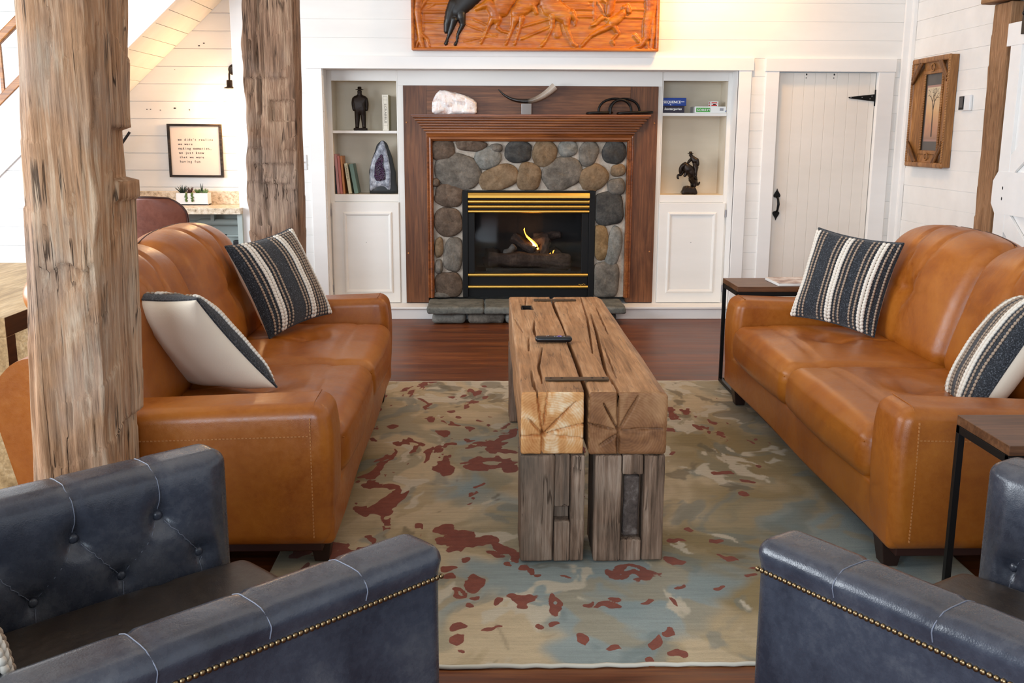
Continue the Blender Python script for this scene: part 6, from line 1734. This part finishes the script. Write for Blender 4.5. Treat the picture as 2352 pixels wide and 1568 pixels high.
# wall lamp
wl = thing('wall_lamp', 'lit bronze wall lamp half hidden by the grey brown post', 'lamp', (-2.095, 8.38, 1.76))
mb = MB(); mb.tube([(0, 0.165, 0.26), (0, 0.10, 0.27), (0.0, 0.04, 0.255), (0, 0.005, 0.215), (0, 0, 0.17)], 0.008, 8); mb.build('arm', M['bronze'], wl)
mb = MB(); mb.lathe([(0.045, 0), (0.045, 0.012), (0.02, 0.02)], (0, 0, 0), 16, 0, Matrix.Translation((0, 0.168, 0.26)) @ Matrix.Rotation(math.pi/2, 4, 'X')); mb.build('wall_plate', M['bronze'], wl)
mb = MB(); mb.lathe([(0.020, 0.17), (0.024, 0.165), (0.024, 0.118), (0.044, 0.112), (0.046, 0.104), (0.02, 0.104)], (0, 0, 0), 18); mb.build('socket', M['bronze'], wl)
mb = MB(); mb.ell((0, 0, 0.045), (0.030, 0.030, 0.045), 14, 10); mb.build('bulb', M['bulb'], wl)
mb = MB(); mb.lathe([(0.030, 0.104), (0.048, 0.085), (0.055, 0.05), (0.055, -0.01), (0.0535, -0.01), (0.0535, 0.05), (0.0465, 0.084), (0.029, 0.102)], (0, 0, 0), 20); mb.build('glass_shade', M['glass'], wl)
point('wall_lamp_light', (-2.095, 8.33, 1.70), 11, (1.0, 0.58, 0.26), 0.05)
rd = thing('slanted_rod', 'thin dark slanted rod showing past the notch of the large post', 'rod', (-2.89, 8.2, 0.9225))
mb = MB(); mb.tube([(-0.20, 0, 0.29), (0.027, 0, 0.592)], 0.011, 8); mb.build('arm', M['plastic'], rd)
mb = MB(); mb.tube([(-0.20, 0, 0.012), (-0.20, 0, 0.30)], 0.010, 8); mb.build('stem', M['plastic'], rd)
mb = MB(); mb.lathe([(0.07, 0), (0.07, 0.012), (0.02, 0.018)], (-0.20, 0, 0), 16); mb.build('base', M['plastic'], rd)

# ------------------------------------------------------------------ tables
ct = thing('console_table', 'sandy rustic wood table behind the left sofa at the left edge', 'table', (-2.45, 5.0, 0))
mb = MB(); mb.box(-0.62, 0.44, -0.88, 0.95, 0.668, 0.750, 0); o = mb.build('tabletop', [M['console'], M['console_shaded']], ct, 0.002)
for p in o.data.polygons:
    if p.normal.x > 0.9: p.material_index = 1  # side facing away from the light takes the shaded wood
for (ya, yb) in ((-0.88, -0.80), (0.87, 0.95)):
    mb = MB(); mb.box(-0.62, 0.44, ya, yb, 0, 0.667); o = mb.build('leg', [M['console'], M['console_shaded']], ct, 0.002)
    for p in o.data.polygons:
        if p.normal.x > 0.9: p.material_index = 1
def etable(label, x0, x1, y0, y1, h, zf):
    t = thing('end_table', label, 'end table', ((x0+x1)/2, (y0+y1)/2, zf), 0, 'matching end tables by the right sofa')
    w, d = (x1-x0)/2, (y1-y0)/2
    mb = MB(); mb.box(-w, w, -d, d, h-0.030, h); mb.build('tabletop', M['walnut'], t, 0.002)
    mb = MB(); mb.box(-w, w, -d+0.001, -d+0.021, h-0.055, h-0.031); mb.box(-w, w, d-0.021, d-0.001, h-0.055, h-0.031); mb.box(-w, -w+0.02, -d, d, h-0.055, h-0.031); mb.box(w-0.02, w, -d, d, h-0.055, h-0.031); mb.build('frame', M['black'], t, 0.001)
    for (sx, sy) in ((-1, -1), (-1, 1), (1, -1), (1, 1)):
        mb = MB(); mb.box(sx*w-(0.02 if sx > 0 else 0), sx*w+(0.02 if sx < 0 else 0), sy*d-(0.02 if sy > 0 else 0), sy*d+(0.02 if sy < 0 else 0), 0.0, h-0.055); mb.build('leg', M['black'], t, 0.001)
    mb = MB(); mb.box(-w, -w+0.02, -d+0.02, d-0.02, 0.0, 0.020); mb.build('floor_bar', M['black'], t, 0.001)
    mb = MB(); mb.box(-w+0.02, w-0.02, d-0.02, d, 0.0, 0.020); mb.build('floor_bar', M['black'], t, 0.001)
    return t
etable('walnut end table beyond the right sofa holding a magazine', 1.425, 2.02, 5.600, 5.965, 0.640, RZ)
etable('walnut end table in the right foreground between sofa and armchair', 1.445, 2.02, 2.61, 2.925, 0.645, RZ)
mg = thing('magazine', 'glossy magazine lying on the far end table', 'magazine', (1.80, 5.75, 0.6405+RZ), 0.03)
M['mag'] = plain('printed magazine cover', '#b9a79c', 0.3); M['magp'] = plain('magazine pages', '#e8e4de', 0.6)
mb = MB(); mb.soft(-0.14, 0.15, -0.13, 0.13, 0.0, 0.016, 0.003, 0.1, None, 0, 2); mb.build('pages', M['magp'], mg)
g = NT('magazine cover print'); f = g.noise(g.mapv((1, 1, 1)), 14, 3)
M['mag'] = g.out(g.ramp(f, [(0.35, '#8a5f52'), (0.5, '#cbb3a6'), (0.65, '#e6dcd4')]), 0.3)
mb = MB(); mb.box(-0.139, 0.149, -0.129, 0.129, 0.0162, 0.0175); mb.build('cover', M['mag'], mg)
sofaR['group'] = sofaL['group'] = 'pair of caramel leather sofas'
clL['group'] = clR['group'] = 'pair of slate blue armchairs'
bpy.context.view_layer.update()
